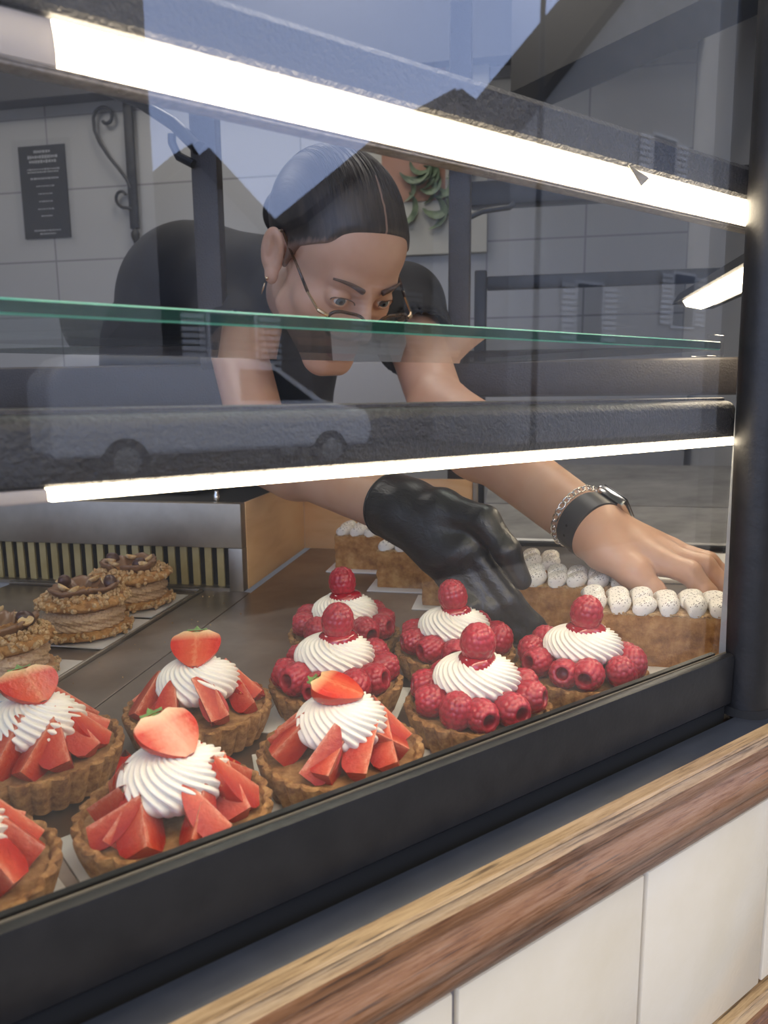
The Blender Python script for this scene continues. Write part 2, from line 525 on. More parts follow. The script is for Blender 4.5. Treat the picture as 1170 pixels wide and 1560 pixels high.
# ------------------------------------------------------------------ camera
CAM_M = ((0.82154467, 0.09803392, -0.56165266), (-0.57007159, 0.12552632, -0.81194921), (-0.00909637, 0.98723477, 0.15901183))
cd = bpy.data.cameras.new('camera')
co = bpy.data.objects.new('camera', cd)
link(co)
mw = Matrix(CAM_M).to_4x4()
mw.translation = Vv((0, 0, 0.228))
co.matrix_world = mw
cd.sensor_fit = 'VERTICAL'
cd.sensor_height = 9.6
cd.sensor_width = 7.2
cd.lens = 9.6 * 1100.0 / 1560.0
cd.clip_start = 0.02
cd.clip_end = 200
cd.dof.use_dof = True
cd.dof.focus_distance = 0.56
cd.dof.aperture_fstop = 6.77 / 2.1
SC.camera = co

# ------------------------------------------------------------------ world: a bright, slightly blue overcast sky
w = bpy.data.worlds.new('sky')
SC.world = w
w.use_nodes = True
wt = w.node_tree
bg = wt.nodes['Background']
tc = wt.nodes.new('ShaderNodeTexCoord')
sp_ = wt.nodes.new('ShaderNodeSeparateXYZ')
wt.links.new(tc.outputs['Generated'], sp_.inputs[0])
rp = wt.nodes.new('ShaderNodeValToRGB')
els = rp.color_ramp.elements
els[0].position = 0.0
els[0].color = (0.30, 0.33, 0.38, 1)
els[1].position = 0.60
els[1].color = (0.52, 0.46, 0.36, 1)
e_ = els.new(0.17)
e_.color = (0.43, 0.55, 0.90, 1)
e2_ = els.new(0.47)
e2_.color = (0.41, 0.53, 0.88, 1)
wt.links.new(sp_.outputs[2], rp.inputs[0])
wt.links.new(rp.outputs[0], bg.inputs[0])
bg.inputs[1].default_value = 4.6

# ------------------------------------------------------------------ frames of reference for the 45 degree interior
D1 = Vv((1, 1, 0)) / R2      # into the counter
D2 = Vv((1, -1, 0)) / R2     # along the back of the counter
UP = Vv((0, 0, 1))
def P(s, t, z):
    return D1 * s + D2 * t + UP * z
ROT45 = Matrix(((D2.x, D1.x, 0), (D2.y, D1.y, 0), (0, 0, 1))).to_4x4()   # local x = D2 (t), local y = D1 (s)
ANG = -PI / 4

def tbox(m, s0, s1, t0, t1, z0, z1, mi=0, bev=0.0):
    m.box(P((s0 + s1) / 2, (t0 + t1) / 2, (z0 + z1) / 2), (t1 - t0, s1 - s0, z1 - z0), ROT45, mi, bev)

def xbox(m, x0, x1, y0, y1, z0, z1, mi=0, bev=0.0):
    m.box(((x0 + x1) / 2, (y0 + y1) / 2, (z0 + z1) / 2), (x1 - x0, y1 - y0, z1 - z0), None, mi, bev)

# ------------------------------------------------------------------ the setting
def setting(name, m, mt, smooth=False):
    return struct(m.build(name, mt, smooth=smooth))

m = MB(); xbox(m, -9, 9, 0.26, 9, STREET - 0.1, STREET); setting('floor', m, M['shop_floor'])
m = MB(); xbox(m, -30, 40, -3.0, 0.262, STREET - 0.1, STREET - 0.001); setting('ground_pavement', m, M['paving'])
m = MB(); xbox(m, -30, 40, -40, -3.0, STREET - 0.2, STREET - 0.1); setting('ground_street', m, M['asphalt'])
m = MB(); xbox(m, -6, 8, 0.262, 8, 1.80, 1.86); setting('ceiling', m, M['ceiling'])

m = MB()
m.box((0, 0.03, 0.42), (6.0, 0.06, 2.8), None, 0)
o = setting('wall_back', m, M['shop_wall'])
o.location = P(2.4, -0.1, 0)
o.rotation_euler = (0, 0, ANG)
m = MB(); tbox(m, -2.2, 2.4, -2.95, -2.9, STREET, 1.82); setting('wall_left', m, M['shop_panel'])
m = MB(); tbox(m, 0.705, 2.4, 0.50, 0.55, STREET, 1.82); setting('wall_right', m, M['shop_panel'])
m = MB(); xbox(m, -1.95, -1.2, 0.262, 0.33, STREET, 1.82); setting('wall_front_side', m, M['shop_panel'])
m = MB(); xbox(m, 0.523, 0.90, 0.245, 0.268, 0.046, 1.82); setting('wall_front_end', m, M['black'])
m = MB(); xbox(m, -1.3, 2.7, 0.262, 0.33, 1.1, 1.82); setting('wall_lintel', m, M['black'])

# front tile wall below the counter, tile by tile
m = MB()
xbox(m, -1.2, 1.4, 0.2425, 0.262, STREET, -0.055, 1)
for r in range(6):
    z1 = -0.0605 - r * 0.157 if r == 0 else -0.22 - 0.03 - (r - 1) * 0.152
    z0 = z1 - (0.157 if r == 0 else 0.149)
    for c in range(-9, 8):
        x0 = 0.3575 + c * 0.152
        xbox(m, x0 + 0.0020, x0 + 0.1500, 0.2385, 0.244, max(z0, STREET + .002) + 0.0012, z1 - 0.0012, 0, 0.0012)
setting('wall_front', m, [M['tile'], M['grout']], True)

def moulding(name, z, mats, label):
    # profile in (y, z): worn flat top, two beads, long ogee
    y = 0.2395
    pr = [(y, z), (y - 0.0060, z - 0.0004), (y - 0.0074, z - 0.0014), (y - 0.0062, z - 0.0032), (y - 0.0074, z - 0.0044), (y - 0.0098, z - 0.0064),
          (y - 0.0106, z - 0.0092), (y - 0.0100, z - 0.0122), (y - 0.0072, z - 0.0140), (y - 0.0078, z - 0.0165)]
    for i in range(1, 13):
        a = i / 12
        pr.append((y - 0.0085 - 0.0065 * math.sin(a * PI * 0.95), z - 0.0165 - 0.022 * a))
    for i in range(1, 8):
        a = i / 7
        pr.append((y - 0.0080 + 0.004 * a - 0.0025 * math.sin(a * PI), z - 0.0385 - 0.0145 * a))
    pr += [(y - 0.0035, z - 0.054), (y + 0.004, z - 0.0555), (y + 0.004, z)]
    mi = [1] * 5 + [0] * (len(pr) - 5)
    mi[-1] = 1
    m = MB()
    m.prism(pr, (-1.2, 0, 0), (1.4, 0, 0), (0, 1, 0), (0, 0, 1), mi)
    o = m.build(name, mats, angle=30)
    return tag(o, label, 'moulding')
moulding('wood_moulding', -0.003, [M['wood'], M['wood_worn']], 'worn brown hardwood moulding running below the display window above the cream tiles')
moulding('lower_wood_moulding', -0.2185, [M['wood'], M['wood_worn']], 'brown wood strip at the bottom right corner, below the row of cream tiles')

m = MB()
m.prism([(0.2395, -0.0035), (0.2395, -0.0155), (0.285, -0.0155), (0.285, -0.0136), (0.2601, -0.0136), (0.2598, -0.0030), (0.2590, -0.0022), (0.2425, -0.0024)],
        (-1.2, 0, 0), (1.4, 0, 0), (0, 1, 0), (0, 0, 1))
o = m.build('window_sill', M['sill'], angle=20)
tag(o, 'slate-blue painted metal ledge between the black rail and the wooden moulding', 'sill')

# ------------------------------------------------------------------ display case: rail, glass, post
rail = thing('bottom_rail', 'black metal rail along the bottom of the display glass', 'rail', (0, 0, 0))
m = MB()
pr = [(0.2635, 0.0062), (0.2625, 0.0075), (0.2620, 0.0400), (0.2628, 0.0432), (0.2650, 0.0440), (0.2672, 0.0440), (0.2672, 0.036), (0.2765, 0.036), (0.2765, 0.0405), (0.2800, 0.0405), (0.2800, 0.0062)]
m.prism(pr, (-1.2, 0, 0), (0.4835, 0, 0), (0, 1, 0), (0, 0, 1))
m.build('rail_body', M['black'], rail, angle=25)
m = MB(); xbox(m, -1.2, 0.482, 0.266, 0.279, -0.0134, 0.0062); xbox(m, -1.2, 0.482, 0.2603, 0.266, -0.0134, -0.0115)  # second box: black strip on the groove floor standing in for its shade
m.build('gasket_and_groove_shade', M['gap'], rail, False)
m = MB(); xbox(m, -1.2, 0.483, 0.2680, 0.2689, 0.036, 0.0444, 0, 0.0003)
m.build('glazing_seal', M['seal'], rail)

pane = thing('window_pane', 'large clear glass pane of the display window reflecting the street', 'window', (0, 0, 0))
pane['kind'] = 'structure'
pane.name = 'window_1'
m = MB(); xbox(m, -1.2, 0.486, 0.2692, 0.2752, 0.037, 1.1)
m.build('glass', M['glass'], pane, False)
m = MB(); xbox(m, 0.4862, 0.4880, 0.2690, 0.2754, 0.037, 1.1)
m.build('ground_edge', M['glass_edge'], pane, False)
m = MB(); m.prism([(0, 0), (0.011, 0.0005), (0.010, 0.004), (0.006, 0.0075), (0.0, 0.004)], (0.476, 0.2755, 0.0405), (0.476, 0.2775, 0.0405), (1, 0, 0), (0, 0, 1))
m.build('glazing_clip', M['clear_plastic'], pane)

post = thing('corner_post', 'thick black round post at the right end of the display window', 'post', (0.502, 0.2625, -0.0022), (0, math.radians(-1.2), 0))
m = MB()
m.grid(lambda u, v: (0.0168 * math.cos(2 * PI * u), 0.0168 * math.sin(2 * PI * u), 1.09 * v), 40, 1, cap0=True, cap1=True)
m.build('tube', M['post_black'], post, angle=60)
m = MB()
m.grid(lambda u, v: ((0.0172 + 0.0012 * (1 - v)) * math.cos(2 * PI * u), (0.0172 + 0.0012 * (1 - v)) * math.sin(2 * PI * u), 0.006 * v), 40, 2, cap0=True, cap1=True)
m.build('foot_collar', M['gap'], post, angle=60)
o = MB()
xbox(o, 0.5215, 0.9, 0.262, 0.284, 0.0042, 0.044, 0, 0.002)
xbox(o, 0.5215, 0.9, 0.264, 0.284, -0.0134, 0.004, 0)
o = o.build('return_rail', M['black'])
tag(o, 'short black metal rail to the right of the round corner post', 'rail')

# ------------------------------------------------------------------ upper lamp and hood
hood = thing('upper_hood', 'black wrinkle-painted metal hood bar above the big upper lamp', 'hood', (0, 0, 0))
m = MB()
pr = [(0.2815, 0.3560), (0.2800, 0.3580), (0.2795, 0.3735), (0.2815, 0.3765), (0.305, 0.3765), (0.309, 0.370), (0.309, 0.357)]
m.prism(pr, (-0.4, 0, 0), (0.505, 0, 0), (0, 1, 0), (0, 0, 1))
m.build('hood_shell', M['wrinkle'], hood, angle=25)
lampU = thing('upper_strip_lamp', 'big lit strip lamp running across the top behind the glass', 'lamp', (0, 0, 0))
def lamp_profile(off=0.0):
    pr = []
    for i in range(9):
        a = i / 8
        pr.append((0.2835 - 0.0042 * math.sin(a * PI * 0.62) - off, 0.3548 - 0.0162 * a))
    return pr + [(0.2905, 0.3386), (0.2905, 0.3548)]
m = MB(); m.prism(lamp_profile(), (0.0612, 0, 0), (0.5055, 0, 0), (0, 1, 0), (0, 0, 1))
m.build('diffuser', M['led'], lampU, angle=40)
m = MB(); m.prism(lamp_profile(0.0001), (-0.4, 0, 0), (0.0610, 0, 0), (0, 1, 0), (0, 0, 1))
m.build('end_cap', M['led_unlit'], lampU, angle=40)
m = MB()
xbox(m, -0.4, 0.5055, 0.2797, 0.2830, 0.3374, 0.3385, 0, 0.0004)
xbox(m, -0.4, 0.5055, 0.2802, 0.2885, 0.3362, 0.3374, 0, 0.0004)
xbox(m, -0.4, 0.5055, 0.2906, 0.2920, 0.3388, 0.3558, 0)
m.build('metal_strip', M['extrusion'], lampU)
m = MB()
base = Vv((0.3731, 0.2788, 0.3517))
m.add([base + Vv((-0.009, 0, 0.0045)), base + Vv((0.011, 0, 0.0005)), base + Vv((0.002, -0.0012, 0.0008)), base + Vv((0.0012, -0.0018, -0.0058)), base + Vv((-0.004, -0.0012, 0.0006)),
       base + Vv((-0.009, 0.0004, 0.0045)), base + Vv((0.011, 0.0004, 0.0005)), base + Vv((0.0012, -0.0012, -0.0058))],
      [(0, 4, 2, 1), (4, 3, 2), (0, 5, 7, 3), (0, 3, 4), (1, 2, 3), (1, 3, 7, 6), (5, 6, 7), (0, 1, 6, 5)])
tag(m.build('torn_tape', M['seal']), 'small torn scrap of tape hanging over the upper strip lamp near its right end', 'tape')

# ------------------------------------------------------------------ middle beam with lower lamp
beam = thing('middle_beam', 'black wrinkle-painted beam across the display under the glass shelf', 'beam', (0, 0, 0))
m = MB()
pr = []
for i in range(9):
    a = PI / 2 * i / 8
    pr.append((0.2905 - 0.0085 * math.sin(a), 0.2155 + 0.0068 * math.cos(a)))
pr += [(0.2800, 0.2080), (0.2800, 0.1975), (0.2815, 0.1962), (0.310, 0.1962), (0.310, 0.2223)]
m.prism(pr, (-0.4, 0, 0), (0.498, 0, 0), (0, 1, 0), (0, 0, 1))
m.build('beam_shell', M['wrinkle'], beam, angle=35)
m = MB()
m.prism([(0.2905, 0.2226), (0.2905, 0.2240), (0.2925, 0.2247), (0.2945, 0.2240), (0.2945, 0.2226)], (-0.4, 0, 0), (0.498, 0, 0), (0, 1, 0), (0, 0, 1))
m.build('rim', M['wrinkle_brown'], beam, angle=60)
lampL = thing('lower_strip_lamp', 'thin lit strip lamp under the black middle beam', 'lamp', (0, 0, 0))
m = MB(); xbox(m, 0.0475, 0.4985, 0.2802, 0.2960, 0.1913, 0.1960, 0, 0.0008)
m.build('diffuser', M['led'], lampL)
m = MB(); xbox(m, -0.4, 0.0473, 0.2802, 0.2960, 0.1912, 0.1960, 0, 0.0008)
m.build('end_cap', M['led_unlit'], lampL)

# glass shelf with green edge
shelf = thing('glass_shelf', 'clear glass shelf with a bright green front edge in front of the woman', 'shelf', (0, 0, 0))
m = MB(); xbox(m, -0.4, 0.496, 0.2966, 0.538, 0.2578, 0.2638)
m.build('shelf_pane', M['shelf_glass'], shelf, False)
m = MB()
m.prism([(0.2950, 0.2586), (0.2950, 0.2631), (0.2956, 0.2638), (0.2966, 0.2638), (0.2966, 0.2578), (0.2958, 0.2578)], (-0.4, 0, 0), (0.496, 0, 0), (0, 1, 0), (0, 0, 1), [0, 1, 0, 0, 0, 1])
m.build('green_edge', [M['green_edge'], M['green_arris']], shelf, False)
m = MB(); xbox(m, 0.478, 0.497, 0.2935, 0.307, 0.2535, 0.2576, 0, 0.001); xbox(m, 0.478, 0.497, 0.2925, 0.2948, 0.2535, 0.268, 0, 0.001)
tag(m.build('shelf_clip', M['clear_plastic']), 'clear plastic clip holding the right end of the glass shelf', 'clip')

# ------------------------------------------------------------------ counter base and plates
m = MB()
xbox(m, -0.9, 0.9, 0.287, 0.30, -0.94, -0.0125)
tag(m.build('counter_front', M['black'], smooth=False), 'dark front board hidden beneath the display plate', 'counter')
def flat(name, pts, z0, z1, mt, label, cat, bev=0.0004):
    m = MB()
    n = len(pts)
    m.add([(p[0], p[1], z0) for p in pts] + [(p[0], p[1], z1) for p in pts],
          [tuple(range(n - 1, -1, -1)), tuple(range(n, 2 * n))] + [(i, (i + 1) % n, n + (i + 1) % n, n + i) for i in range(n)])
    o = m.build(name, mt, smooth=False)
    if bev:
        b = o.modifiers.new('bevel', 'BEVEL'); b.width = bev; b.segments = 2
    return tag(o, label, cat)
def lineY(t, y):      # point on the line t = const at a given y
    return (y + R2 * t, y)
yf = 0.2805
def Q(s, t):
    p = P(s, t, 0); return (p.x, p.y)
T1, T2 = -0.3045, -0.3625
flat('display_plate', [lineY(T1 + .0006, yf), (0.62, yf), (1.1, 0.76 - .0), Q(1.098, T1 + .0006)][0:1] + [(0.50, yf), (0.60, 0.31), Q(1.098, 0.30), Q(1.098, T1 + .0006)], -0.012, 0.0, M['plate'], 'wide dark steel plate carrying the raspberry tarts and the meringue slices', 'plate')
flat('side_plate', [lineY(T2 + .0006, yf), lineY(T1 - .0006, yf), Q(0.786, T1 - .0006), Q(0.786, T2 + .0006)], -0.012, 0.0, M['plate'], 'narrow dark steel strip between the choux tray and the wide plate', 'plate')
# tray of choux rings
tray = thing('pastry_tray', 'flat dark steel tray under the three nut-topped choux rings', 'tray', (0, 0, 0))
def quad_prism(m, s0, s1, t0, t1, z0, z1, mi=0, bev=0.0):
    tbox(m, s0, s1, t0, t1, z0, z1, mi, bev)
m = MB(); tbox(m, 0.40, 0.783, -0.62, T2, -0.012, -0.001)
m.build('tray_base', M['plate'], tray, False)
m = MB(); tbox(m, 0.40, 0.783, T2 - 0.0035, T2, -0.001, 0.0032, 0, 0.001); tbox(m, 0.7795, 0.783, -0.62, T2, -0.001, 0.0032, 0, 0.001)
m.build('tray_lip', M['steel'], tray)

# ------------------------------------------------------------------ steel vent housing with plywood side, plywood back
ven = thing('vent_housing', 'steel-fronted cabinet block with a slatted vent, behind the choux rings', 'cabinet', (0, 0, 0))
m = MB()
tbox(m, 0.785, 0.800, -0.95, -0.3125, 0.0525, 0.1055, 0, 0.0012)
tbox(m, 0.785, 0.800, -0.330, -0.3125, 0.0, 0.0524, 0, 0.0008)
tbox(m, 0.785, 0.800, -0.95, -0.330, 0.0, 0.004, 0)
m.build('steel_front', M['steel'], ven)
m = MB(); tbox(m, 0.808, 1.03, -0.95, -0.3145, 0.0, 0.1035)
m.build('dark_core', M['dark'], ven, False)
m = MB(); tbox(m, 0.8003, 1.0375, -0.3143, -0.3118, 0.0, 0.1052, 0, 0.0005)
m.build('plywood_side', M['plywood'], ven)
for i in range(34):
    tt = -0.3435 - 0.0157 * i
    m = MB(); tbox(m, 0.7935, 0.7965, tt - 0.0042, tt + 0.0042, 0.0042, 0.0523)
    m.build('slat', M['brass'], ven, False)
bk = thing('plywood_back_board', 'orange plywood board standing upright behind the slices of meringue pastry', 'board', (0, 0, 0))
m = MB(); tbox(m, 1.038, 1.046, -0.3120, -0.0590, 0.0, 0.1075, 0, 0.0006)
m.build('panel', M['plywood'], bk)
m = MB(); tbox(m, 1.0365, 1.047, -0.0588, -0.0515, 0.0, 0.1080, 0, 0.0008)
m.build('metal_edging', M['steel'], bk)
# dark oddments on top of the housing
m = MB(); tbox(m, 0.86, 0.96, -0.64, -0.40, 0.1056, 0.132, 0, 0.003)
tag(m.build('black_tray', M['rack']), 'black tray lying on top of the steel vent housing', 'tray')
# brass knob on the housing
m = MB()
m.grid(lambda u, v: (0.004 * math.cos(2 * PI * u) * (1 if v < .7 else .7), 0.004 * math.sin(2 * PI * u) * (1 if v < .7 else .7), 0.012 * v), 16, 4, cap0=True, cap1=True)
o = m.build('steel_knob', M['silver'], loc=P(0.81, -0.352, 0.1055))
tag(o, 'tiny round steel knob on the front edge of the vent housing', 'knob')

# stepped steel back counter on the right
sc_ = thing('back_counter', 'stepped brushed steel counter behind the bare hand', 'counter', (0, 0, 0))
m = MB()
tbox(m, 1.100, 1.112, -0.05, 0.495, -0.012, 0.006, 0, 0.002)
m.build('front_lip', M['rack'], sc_)
m = MB()
tbox(m, 1.112, 1.30, -0.05, 0.495, -0.012, 0.0035, 0)
m.prism([(0, 0.0035), (0.004, 0.006), (0.16, 0.032), (0.165, 0.0345), (0.17, 0.0345), (0.17, -0.01), (0, -0.01)], P(1.125, -0.05, 0), P(1.125, 0.495, 0), D1, UP)
m.build('lower_step', M['counter_steel'], sc_, angle=20)
m = MB()
m.prism([(0, 0.0), (0.0, 0.036), (0.28, 0.077), (0.29, 0.079), (0.29, 0.0)], P(1.297, -0.05, 0), P(1.297, 0.495, 0), D1, UP)
m.build('upper_step', M['counter_steel'], sc_, angle=20)
m = MB(); m.box((0, 0, 0), (0.20, 0.16, 0.006), None, 0, 0.002)
o = m.build('white_card_sheet', M['board'], loc=P(0.975, 0.27, 0.0035), rot=(0, 0, ANG))
tag(o, 'pale card sheet lying on the plate behind the bare hand', 'card')

# ------------------------------------------------------------------ rear frame of the case (posts and rails)
def rear_frame(name, t0, t1, s0, label):
    f = thing(name, label, 'frame', (0, 0, 0))
    m = MB(); tbox(m, s0, s0 + 0.022, min(t0, t1), max(t0, t1), 0.2120 if t0 < -0.5 else 0.2248, 0.2755, 0, 0.016)
    m.build('rail', M['wrinkle_brown'], f)
    return f
fl = rear_frame('rear_frame', -1.0, -0.4040, 0.985, 'dark metal frame behind the shelf to the left of the woman')
m = MB(); tbox(m, 0.9855, 1.0085, -0.4445, -0.4060, 0.1058, 0.75, 0, 0.004)
m.build('upright', M['wrinkle_brown'], fl)
# forked hinge on the upright
m = MB()
a0 = Vv((0.3907, 0.9966, 0.5603)); a1 = Vv((0.3672, 1.0202, 0.5924)); a2 = Vv((0.3307, 1.0566, 0.6251)); a3 = Vv((0.3027, 1.0847, 0.6406))
m.tube([a0, a1, a2, a3], [0.016, 0.015, 0.012, 0.011], 10, flat=0.6)
b0 = Vv((0.3838, 1.0007, 0.5402)); b1 = Vv((0.3688, 1.0157, 0.5515)); b2 = Vv((0.3628, 1.0217, 0.5688)); b3 = Vv((0.3632, 1.0213, 0.5796))
m.tube([b0, b1, b2, b3], 0.006, 8)
m.build('stay_arm', M['rack'], fl)
fr_ = rear_frame('rear_frame', -0.0845, 0.49, 1.06, 'dark metal frame behind the shelf to the right of the woman')
m = MB(); tbox(m, 1.0605, 1.0855, -0.0980, -0.0673, 0.05, 0.75, 0, 0.004)
m.build('upright', M['wrinkle_brown'], fr_)

# rack further back on the right
rk = thing('dark_rack', 'black metal rack with a short post behind the right part of the glass shelf', 'rack', (0, 0, 0))
m = MB(); tbox(m, 1.5, 1.52, -0.0615, 0.49, 0.4340, 0.4600, 0, 0.003)
m.build('crossbar', M['rack'], rk)
m = MB(); tbox(m, 1.498, 1.524, -0.0860, -0.0620, -0.94, 0.4720, 0, 0.003)
m.build('upright', M['rack'], rk)
ub = thing('upper_bracket_bar', 'black bar with a small curved hook under the upper lamp on the right', 'bar', (0, 0, 0))
m = MB(); tbox(m, 1.5, 1.54, -0.0955, 0.49, 0.5935, 0.640, 0, 0.004)
m.build('bar', M['rack'], ub)
m = MB()
m.tube([(0.9905, 1.1280, 0.5723), (1.0085, 1.1100, 0.5820), (1.0308, 1.0877, 0.5852), (1.0450, 1.0734, 0.5866), (1.0521, 1.0664, 0.5933)], 0.0058, 8)
m.build('hook', M['rack'], ub)

# lamp of the neighbouring case, running away at 45 degrees on the right
ln = thing('side_lamp', 'lit strip lamp in a black case at the right, below the big upper lamp', 'lamp', (0, 0, 0))
m = MB()
m.prism([(-0.030, 0.0), (-0.020, 0.016), (0.030, 0.036), (0.036, 0.0), (0.030, -0.008), (0.020, -0.008), (0.020, 0.0)], P(0.62, 0.262, 0.362), P(1.205, 0.262, 0.362), D2, UP)
m.build('case', M['rack'], ln, angle=25)
m = MB()
m.prism([(-0.022, 0.0), (-0.017, -0.0075), (0.004, -0.012), (0.015, -0.0085), (0.0195, -0.001)], P(0.62, 0.262, 0.362), P(1.165, 0.262, 0.362), D2, UP)
m.build('diffuser', M['led'], ln, angle=60)

# ------------------------------------------------------------------ things on and near the shop's back wall
def wall_pt(t, z, off=0.0):
    return P(2.4 - off, t, z)
K = 2.4
ms = thing('menu_poster', 'small black menu sheet in a clear sleeve on the pale tiled wall at upper left', 'poster', P(2.398, -1.622, 0.935), (0, 0, ANG))
m = MB(); m.box((0, -0.001, 0), (0.178, 0.002, 0.304))
m.build('sheet', mat('black_paper', (0.012, 0.012, 0.013), 0.5), ms, False)
rr = random.Random(3)
M['chalk'] = mat('chalk_lettering', (0.42, 0.42, 0.42), 0.7)
for i, (z, wd, h) in enumerate([(0.132, .06, .010), (0.115, .11, .011), (0.10, .10, .010), (0.075, .12, .005), (0.066, .12, .005), (0.045, .10, .007), (0.020, .06, .004), (-0.005, .05, .004), (-0.03, .05, .004), (-0.055, .06, .004), (-0.078, .04, .004), (-0.126, .10, .005), (-0.137, .06, .005)]):
    m = MB()
    x = -wd / 2
    while x < wd / 2:
        k = rr.uniform(0.004, 0.012)
        m.box((x + k / 2, -0.0025, z), (k * 0.7, 0.0006, h * rr.uniform(0.6, 1.0)))
        x += k
    m.build('text_line', M['chalk'], ms, False)
m = MB(); m.box((0, -0.004, 0.0), (0.222, 0.001, 0.345))
m.build('clear_sleeve', M['clear_plastic'], ms, False)

ib = thing('iron_bracket', 'black wrought iron scroll bracket hanging on the pale wall beside the menu', 'bracket', P(2.39, -1.285, 0.985), (0, 0, ANG))
m = MB(); m.box((0.0, -0.006, 0.02), (0.032, 0.012, 0.42), None, 0, 0.003)
m.build('back_bar', M['iron'], ib)
m = MB(); m.tube([(0, -0.006, -0.19), (0, -0.006, -0.205), (0, -0.006, -0.218), (0, -0.006, -0.232), (0, -0.006, -0.250)], [0.006, 0.015, 0.014, 0.008, 0.002], 12)
m.build('finial', M['iron'], ib)
m = MB()
def spiral(cx, cz, r0, r1, a0, a1, n=22):
    return [(cx + (r0 + (r1 - r0) * i / n) * math.cos(a0 + (a1 - a0) * i / n), -0.008, cz + (r0 + (r1 - r0) * i / n) * math.sin(a0 + (a1 - a0) * i / n)) for i in range(n + 1)]
top = spiral(-0.083, 0.166, 0.012, 0.042, -2.4, 3.14 + 0.0, 26)
low = spiral(-0.035, -0.085, 0.036, 0.010, -PI / 2 + 0.2, -PI / 2 - 4.2, 24)
m.tube(top + [(-0.124, -0.008, 0.13), (-0.108, -0.008, 0.09), (-0.078, -0.008, 0.045), (-0.045, -0.008, 0.005), (-0.018, -0.008, -0.03), (-0.006, -0.008, -0.06)], 0.0058, 8)
m.tube([(-0.006, -0.008, -0.125)] + low, 0.0055, 8)
m.build('scroll', M['iron'], ib)

# picture with green leaves behind the woman's head
pc = thing('leaf_picture', 'framed print of curling green leaves on a terracotta and cream ground behind her head', 'picture', P(2.39, -0.31, 0.98), (0, 0, ANG))
m = MB(); m.box((0, -0.006, 0), (0.42, 0.012, 0.62))
m.build('canvas', mat('cream_print', (0.46, 0.45, 0.40), 0.6), pc, False)
m = MB(); m.box((-0.02, -0.0135, 0.06), (0.20, 0.002, 0.42), None, 0)
m.build('terracotta_field', mat('terracotta_print', (0.34, 0.17, 0.11), 0.6), pc, False)
m = MB()
rl = random.Random(12)
for i in range(34):
    cx, cz = rl.uniform(-0.02, 0.15), rl.uniform(-0.20, 0.12)
    a = rl.uniform(-0.6, 2.2)
    L_, W_ = rl.uniform(0.07, 0.13), rl.uniform(0.012, 0.024)
    pts = []
    for k in range(9):
        u = k / 8
        bend = a + 1.3 * (u - 0.5)
        pts.append((cx + L_ * (u - .5) * math.cos(bend), -0.0165 - 0.0002 * i, cz + L_ * (u - .5) * math.sin(bend)))
    m.tube(pts, [W_ * math.sin(PI * min(max(k / 8, .04), .96)) for k in range(9)], 8, flat=0.12)
m.build('leaf_motif', noisy('leaf_print', (0.03, 0.06, 0.03), (0.13, 0.18, 0.10), 25, 0.6), pc)
# brown counter strip and shelf in the back
m = MB(); tbox(m, 2.33, 2.39, -0.62, -0.10, 0.39, 0.43, 0, 0.003)
tag(m.build('brown_wall_shelf', mat('brown_shelf', (0.09, 0.05, 0.03), 0.5)), 'narrow brown shelf on the back wall beneath the leaf print', 'shelf')
m = MB(); tbox(m, 2.33, 2.39, -0.98, -0.66, 0.36, 0.56, 0, 0.004)
tag(m.build('storage_box', mat('brown_box', (0.16, 0.12, 0.07), 0.7)), 'low brown box against the back wall left of the woman', 'box')
m = MB(); tbox(m, 2.20, 2.38, -0.95, 0.48, STREET, 0.33, 0, 0.004)
tag(m.build('back_cabinet', mat('pale_cabinet', (0.42, 0.41, 0.40), 0.5)), 'pale cabinet along the back wall behind the woman', 'cabinet')
# unseen ceiling panels, added to light the shop room and the woman
for i, (s, tt) in enumerate(((1.3, -1.7), (1.35, 0.10), (2.0, -0.7))):
    cl = thing('added_ceiling_lamp', ['added unseen ceiling panel lighting the left of the shop', 'added unseen ceiling panel lighting the right of the shop', 'added unseen ceiling panel lighting the back wall'][i], 'lamp', P(s, tt, 1.8), (0, 0, ANG), 'added ceiling lamps of the shop')
    m = MB(); m.box((0, 0, -0.006), (0.62, 0.62, 0.012), None, 0, 0.002)
    m.build('frame', M['ceiling'], cl)
    m = MB(); m.box((0, 0, -0.015), (0.58, 0.58, 0.004))
    m.build('diffuser', M['added_ceiling_led'], cl, False)
m = MB(); tbox(m, 2.33, 2.398, -2.3, 0.49, 1.21, 1.80); struct(m.build('trim_dim_band', mat('dim_upper_wall', (0.055, 0.055, 0.06), 0.6), smooth=False))  # dark band added so the upper back wall looks dimly lit
# dark ceiling beam and pale soffit over the right side
m = MB(); xbox(m, 1.36, 1.506, 0.34, 1.40, 0.965, 1.80); struct(m.build('trim_1', M['rack'], smooth=False))

